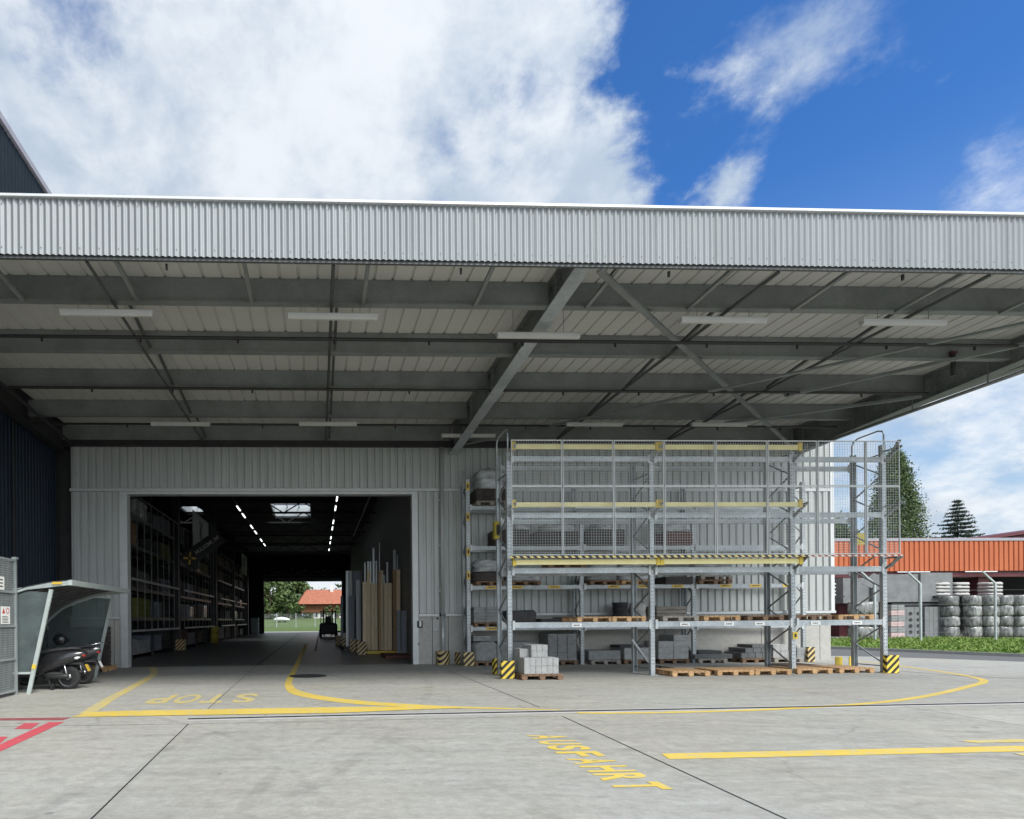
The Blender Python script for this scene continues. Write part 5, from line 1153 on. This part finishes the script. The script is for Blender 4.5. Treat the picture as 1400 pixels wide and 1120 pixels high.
for x in [-16 + 3.1 * k for k in range(9)]: MB().box(x - .06, x + .06, 94.94, 95.06, .2, 2.75).build('post', 'galvanised', fe)
mb = MB()
for k in range(12): mb.box(-16, 9, 94.99, 95.01, .5 + k * .19, .512 + k * .19)
x = -16
while x < 9: mb.box(x, x + .012, 94.985, 94.989, .45, 2.7); x += .24
mb.build('wire_netting', 'galvanised', fe)
for i, x in enumerate((5.5, 7.2)): broad_tree(x - 3, 126.5, 2, 2.6, 2.2, ['low green shrub before the barn, left one', 'low green shrub before the barn, right one'][i], 'leaf_broad', 16, 24, .25)

# ------------------------------------------------------------------ right background
inner = [(v.x + .10, v.y) for v in kb]
struct(MB().sheet([(p[0], p[1]) for p in inner][::-1] + [(19.2, 36), (19.2, 37), (75, 37), (75, 16)][0:0] + [(22.1, 36.9), (90, 36.9), (90, 16.5)], .085).build('verge', 'grass_soil'))
struct(MB().sheet([(19.2, 36.95), (120, 36.95), (120, 75), (19.2, 75)], .10).build('storage_floor', 'storage_floor'))
mb = MB(); random.seed(11)
def kerb_x(y):
    for a, b in zip(kb, kb[1:]):
        if b.y <= y <= a.y: return a.x + (b.x - a.x) * (a.y - y) / (a.y - b.y + 1e-6)
    return 28.5
for _ in range(24000):
    y = random.uniform(17.5, 36.6); x = kerb_x(y) + .12 + random.uniform(0, 1) ** 1.3 * (42 - kerb_x(y))
    if x / y < .72: continue
    edge = min(1, (x - kerb_x(y)) / 1.2); h = random.uniform(.06, .30) * (.4 + .6 * edge) * (.6 + .4 * sin(x * 1.7 + y * .9) * sin(y * 1.3 - x * .4)); a = random.uniform(0, 6.28); w_ = random.uniform(.012, .03); l = Vector((random.gauss(0, .12), random.gauss(0, .12), 0))
    dx, dy = cos(a) * w_, sin(a) * w_
    mb.add([(x - dx, y - dy, .08), (x + dx, y + dy, .08), (x + dx * .7 + l.x * .5, y + dy * .7 + l.y * .5, .08 + h * .65), (x + l.x, y + l.y, .08 + h)], [(0, 1, 2, 3)])
for _ in range(90):
    y = random.uniform(19, 36); x = kerb_x(y) + .4 + random.uniform(0, 14)
    leaves(mb, (x, y, .2), .30, 18, .05, .6, .6)
tag(mb.build('verge_grass', 'grass_blade'), kind='stuff')
fn = thing('post_fence', (36, 32, 0), 'fence of slim metal posts with angled tops on the grass verge', 'fence')
for x in (31.55, 34.25, 38.7, 43.2):
    MB().bar((x, 32, .05), (x, 32, 3.40), .09, .09).build('post', 'galvanised', fn); MB().bar((x, 32, 3.38), (x - .75, 32, 4.05), .08, .08).build('angled_arm', 'galvanised', fn)
mb = MB()
for z in (3.0, 2.2, 1.4, .6): mb.tube([(30, 32, z), (45, 32, z)], .004, 4)
mb.build('strand_wire', 'galvanised_dark', fn)
ob = thing('storage_building', (45, 45, 0), 'long open storage building with an orange profiled roof edge', 'storage building')
corr_x(26, 80, 4.72, 6.85, 40.0, .37, [(0, 0), (.16, 0), (.24, .06), (.92, .06)]).build('orange_fascia', 'orange_cladding', ob)
MB().box(26, 80, 39.9, 41, 6.86, 7.06).build('roof_flashing', 'flash_grey', ob); MB().box(26, 80, 40.1, 58, 6.7, 6.85).build('roof', 'flash_grey', ob)
MB().box(26, 80, 57, 57.3, .1, 6.7).build('back_wall', 'store_dark', ob); MB().box(26, 80, 40.1, 40.5, 4.3, 4.70).build('edge_beam', 'dark_red', ob)
for x in (30, 37.6, 48.0, 58): MB().box(x - .4, x + .4, 40.4, 41.2, .1, 4.3).build('column', 'dark_red', ob)
for x in range(27, 78, 9): MB().box(x, x + 5.6, 42, 42.15, 4.35 - .1 * (x % 3), 4.45 - .1 * (x % 3)).build('roof_batten', 'bag_white', ob)
for x in (33, 41, 46, 52): MB().box(x, x + 2.4, 39.86, 39.90, 4.63, 4.69).build('edge_lamp', 'white_card', ob)
# goods in the storage yard
def panel(x0, x1, y0_, y1_, z0, z1, m, label, nx=1, nz=1, nm='panel_pack'): blocks(nm, m, x0, x1, y0_, y1_, z0, z1, nx, 1, nz, label, 'panel pack', .012)
panel(36.2, 38.1, 39.0, 39.7, 2.45, 4.2, 'grey_sheet', 'grey sheet pack high in the storage yard, leftmost beside the rack end', 1, 1)
panel(38.15, 41.4, 38.8, 39.7, 2.5, 4.42, 'grey_sheet', 'wide grey sheet pack high in the storage yard behind the fence post', 1, 1)
panel(41.45, 43.75, 38.7, 39.7, 2.5, 4.5, 'grey_sheet_dark', 'darker grey sheet pack high in the storage yard', 1, 1)
tag(MB().box(39.3, 43.4, 38.6, 39.4, 2.2, 2.42).build('shelf_beam', 'black_steel'), 'dark shelf beam under the grey sheet packs of the storage yard', 'beam')
pb = thing('perforated_block', (40.1, 38.3, .1), 'grey block wall of hollow stones with dark round holes in the storage yard', 'block stack')
blocks('stones', 'grey_sheet_dark', 39.25, 40.9, 38.1, 38.9, .1, 2.15, 3, 1, 5, None, None, .01, parent=pb)
for i in range(3):
    for k in range(4): MB().lathe([(.12, -.012), (.12, 0)], (39.52 + .55 * i, 38.095, .45 + .42 * k), 14, 1).build('hole', 'black_steel', pb)
panel(40.98, 41.9, 38.0, 38.8, .1, 2.15, 'grey_sheet', 'pale upright board pack on the ground, left one beside the hollow stones', 3, 1); panel(41.95, 42.9, 38.1, 38.8, .1, 2.15, 'grey_sheet_dark', 'darker upright board pack on the ground beside the wrapped rolls', 4, 1)
st = thing('pallet_stack', (38.6, 37.9, .1), 'stack of pinkish packed slabs on the ground right of the front rack end', 'slab stack')
for k in range(6): blocks('layer', 'bag_pink' if k % 2 == 0 else 'block_mid', 38.2 + random.uniform(-.05, .05), 39.15, 37.6, 38.4, .1 + .37 * k, .1 + .37 * k + .34, 2, 1, 2, None, None, .02, parent=st)
def roll(x, y, z0, r, h):
    mb = MB(); vs = []; n = 26; pr = [(.86, 0), (.97, .06), (1, .22), (1.02, .45), (1.0, .7), (.97, .90), (.86, .99), (.4, 1)]; ph = [random.uniform(0, 6.28) for _ in range(6)]
    for i, (q, u) in enumerate(pr):
        for k in range(n):
            t = 2 * pi * k / n; w_ = 1 + .025 * sin(3 * t + ph[0] + i) + .02 * sin(5 * t + ph[1] - 2 * i) + random.uniform(-.018, .018)
            w_ *= (abs(cos(t)) ** 3 + abs(sin(t)) ** 3) ** (-1 / 3) * .96
            vs.append((x + r * q * w_ * cos(t), y + r * q * w_ * sin(t), z0 + h * u + .02 * sin(2 * t + ph[2])))
    fs = [(i * n + k, i * n + (k + 1) % n, (i + 1) * n + (k + 1) % n, (i + 1) * n + k) for i in range(len(pr) - 1) for k in range(n)] + [tuple(range(n))[::-1], tuple((len(pr) - 1) * n + k for k in range(n))]
    return mb.add(vs, fs).build('wrapped_roll', 'roll_wrap', None, True)
rn = ['bottom', 'second', 'third', 'top']; cn_ = ['leftmost', 'second', 'third', 'fourth', 'fifth', 'sixth']
cols = [(42.55, .46, 37.9), (43.85, .42, 37.6), (44.80, .44, 37.4), (45.75, .44, 37.4), (46.75, .47, 37.3), (47.7, .44, 37.5)]
for ci, (x, r, y) in enumerate(cols):
    for k in range(4):
        h = .68; z0 = .12 + .69 * k; j = random.uniform(-.04, .04)
        o = roll(x + j, y, z0, r, h)
        tag(o, '%s roll of the %s column of film wrapped rolls in the storage yard' % (rn[k], cn_[ci]), 'wrapped roll', 'film wrapped rolls in the storage yard')
for ci, (x, y) in enumerate(((34.6, 36.2), (35.5, 36.5))):
    for k in range(3):
        o = roll(x, y, .12 + .79 * k, .5, .78)
        tag(o, '%s big wrapped roll %s the rear upright of the front rack' % (['bottom', 'middle', 'top'][k], ['left of', 'just right of'][ci]), 'wrapped roll', 'big wrapped rolls beyond the rack end')
bi_ = ['left of the gap', 'right of the gap', 'behind the dark red column', 'right of the dark red column', 'at the far left by the warehouse corner']
for i, (x0, x1, y) in enumerate(((42.5, 43.6, 38.6), (43.9, 45.0, 38.6), (45.75, 46.35, 41.9), (46.3, 47.4, 38.6), (33.6, 34.9, 38))):
    t = thing('bag_stack', ((x0 + x1) / 2, y, 2.95), 'white sacks layered high in the storage yard, ' + bi_[i], 'sack stack')
    for k in range(4): lump('sack_layer', 'bag_white', x0, x1, y, y + .9, 2.93 + .24 * k, 2.93 + .24 * k + .17, jit=.01, parent=t, nz=3, pw=6)
tg = tag(MB().box(42.3, 47.6, 38.5, 39.6, 2.84, 2.92).build('rack_shelf', 'black_steel'), 'dark shelf above the wrapped rolls that carries the white sacks', 'shelf')
tag(MB().box(33.4, 35.2, 37.8, 39.1, 2.84, 2.92).build('rack_shelf', 'black_steel'), 'dark shelf with sacks seen just right of the warehouse corner', 'shelf')
sp = thing('tilted_panel', (35.4, 36, 3.9), 'pale square panel tilted on its corner beyond the rack end, upper one', 'panel')
MB().add([(34.64, 36, 3.62), (35.45, 36, 4.30), (36.15, 36, 4.0), (35.3, 36, 3.35), (34.64, 36.05, 3.62), (35.45, 36.05, 4.30), (36.15, 36.05, 4.0), (35.3, 36.05, 3.35)], [(0, 3, 2, 1), (4, 5, 6, 7), (0, 1, 5, 4), (1, 2, 6, 5), (2, 3, 7, 6), (3, 0, 4, 7)]).build('sheet', 'grey_sheet', sp)
# trees
random.seed(5)
def conifer(x, y, h, r0, label, m, z0=0, name='sequoia_tree'):
    t = thing(name, (x, y, z0), label, 'tree'); MB().tube([(x, y, z0), (x, y, z0 + h * .5), (x, y, z0 + h * .97)], [r0 * .16, r0 * .09, .03], 8).build('trunk', 'bark', t); cl = MB()
    n = 640
    for i in range(n):
        u = (i + random.random()) / n; rr = r0 * (1 - u) ** .56 * (1 if u > .08 else .8); a = i * 2.399 + random.uniform(-.4, .4); q = rr * random.uniform(.55, 1.05)
        leaves(cl, (x + q * cos(a), y + q * sin(a), z0 + h * (.05 + .945 * u)), .70 + .45 * (1 - u), 84, .125, 1.15, .4)
    cl.build('crown', m, t)
conifer(82.0, 80, 24.6, 4.5, 'tall dense dark green sequoia rising behind the orange storage building', 'leaf_sequoia')
def spruce(x, y, h, r0, label):
    t = thing('spruce_tree', (x, y, 0), label, 'tree'); cl = MB(); lm = MB().tube([(x, y, 0), (x, y, h * .98)], [.28, .03], 8)
    zz_ = h * .5; k = 0
    while zz_ < h * .985:
        u = (zz_ / h - .2) / .8; rr = r0 * (1 - u) + .12
        nb = max(5, int(13 * (1 - u) + 4))
        for i in range(nb):
            a = 2 * pi * i / nb + k * .7 + random.uniform(-.2, .2); L_ = rr * random.uniform(.7, 1.12)
            ns_ = int(4 + L_ * 2.6)
            for s in range(ns_):
                f = (s + .6) / ns_; zc = zz_ - .28 * L_ * f + .22 * L_ * f * f
                leaves(cl, (x + L_ * f * cos(a), y + L_ * f * sin(a), zc - .08), .34 + .12 * (1 - f), 17, .12, .42, 1.0)
            lm.tube([(x, y, zz_), (x + L_ * .9 * cos(a), y + L_ * .9 * sin(a), zz_ - .1 * L_)], [.05, .01], 4)
        zz_ += .52 + .40 * (1 - u); k += 1
    lm.build('trunk', 'bark', t); cl.build('crown', 'leaf_spruce', t)
spruce(102.6, 90, 20.2, 8.6, 'small tiered spruce against the sky above the orange building')
broad_tree(65.2, 72, 0, 14.0, 9, 'pale leafy tree peeking out just right of the warehouse corner', 'leaf_broad', 95, 46, .30)
broad_tree(68.5, 74, 0, 11.5, 6.5, 'lower leafy tree left of the tall sequoia', 'leaf_broad', 50, 34, .30)
rr_ = thing('house', (80, 62, 0), 'distant building with a dark red sloping roof at the right edge', 'building')
MB().add([(70.5, 60, 9.8), (100, 60, 13.6), (100, 72, 13.6), (70.5, 72, 9.8), (70.5, 60, 9.5), (100, 60, 13.3), (100, 72, 13.3), (70.5, 72, 9.5)], [(0, 1, 2, 3), (7, 6, 5, 4), (0, 4, 5, 1), (1, 5, 6, 2), (2, 6, 7, 3), (3, 7, 4, 0)]).build('roof', 'dark_red', rr_)
MB().add([(72, 60.5, 0), (99.5, 60.5, 0), (99.5, 71.5, 0), (72, 71.5, 0), (72, 60.5, 9.6), (99.5, 60.5, 13.1), (99.5, 71.5, 13.1), (72, 71.5, 9.6)], [(0, 3, 2, 1), (0, 1, 5, 4), (1, 2, 6, 5), (2, 3, 7, 6), (3, 0, 4, 7), (4, 5, 6, 7)]).build('walls', 'dark_red', rr_)
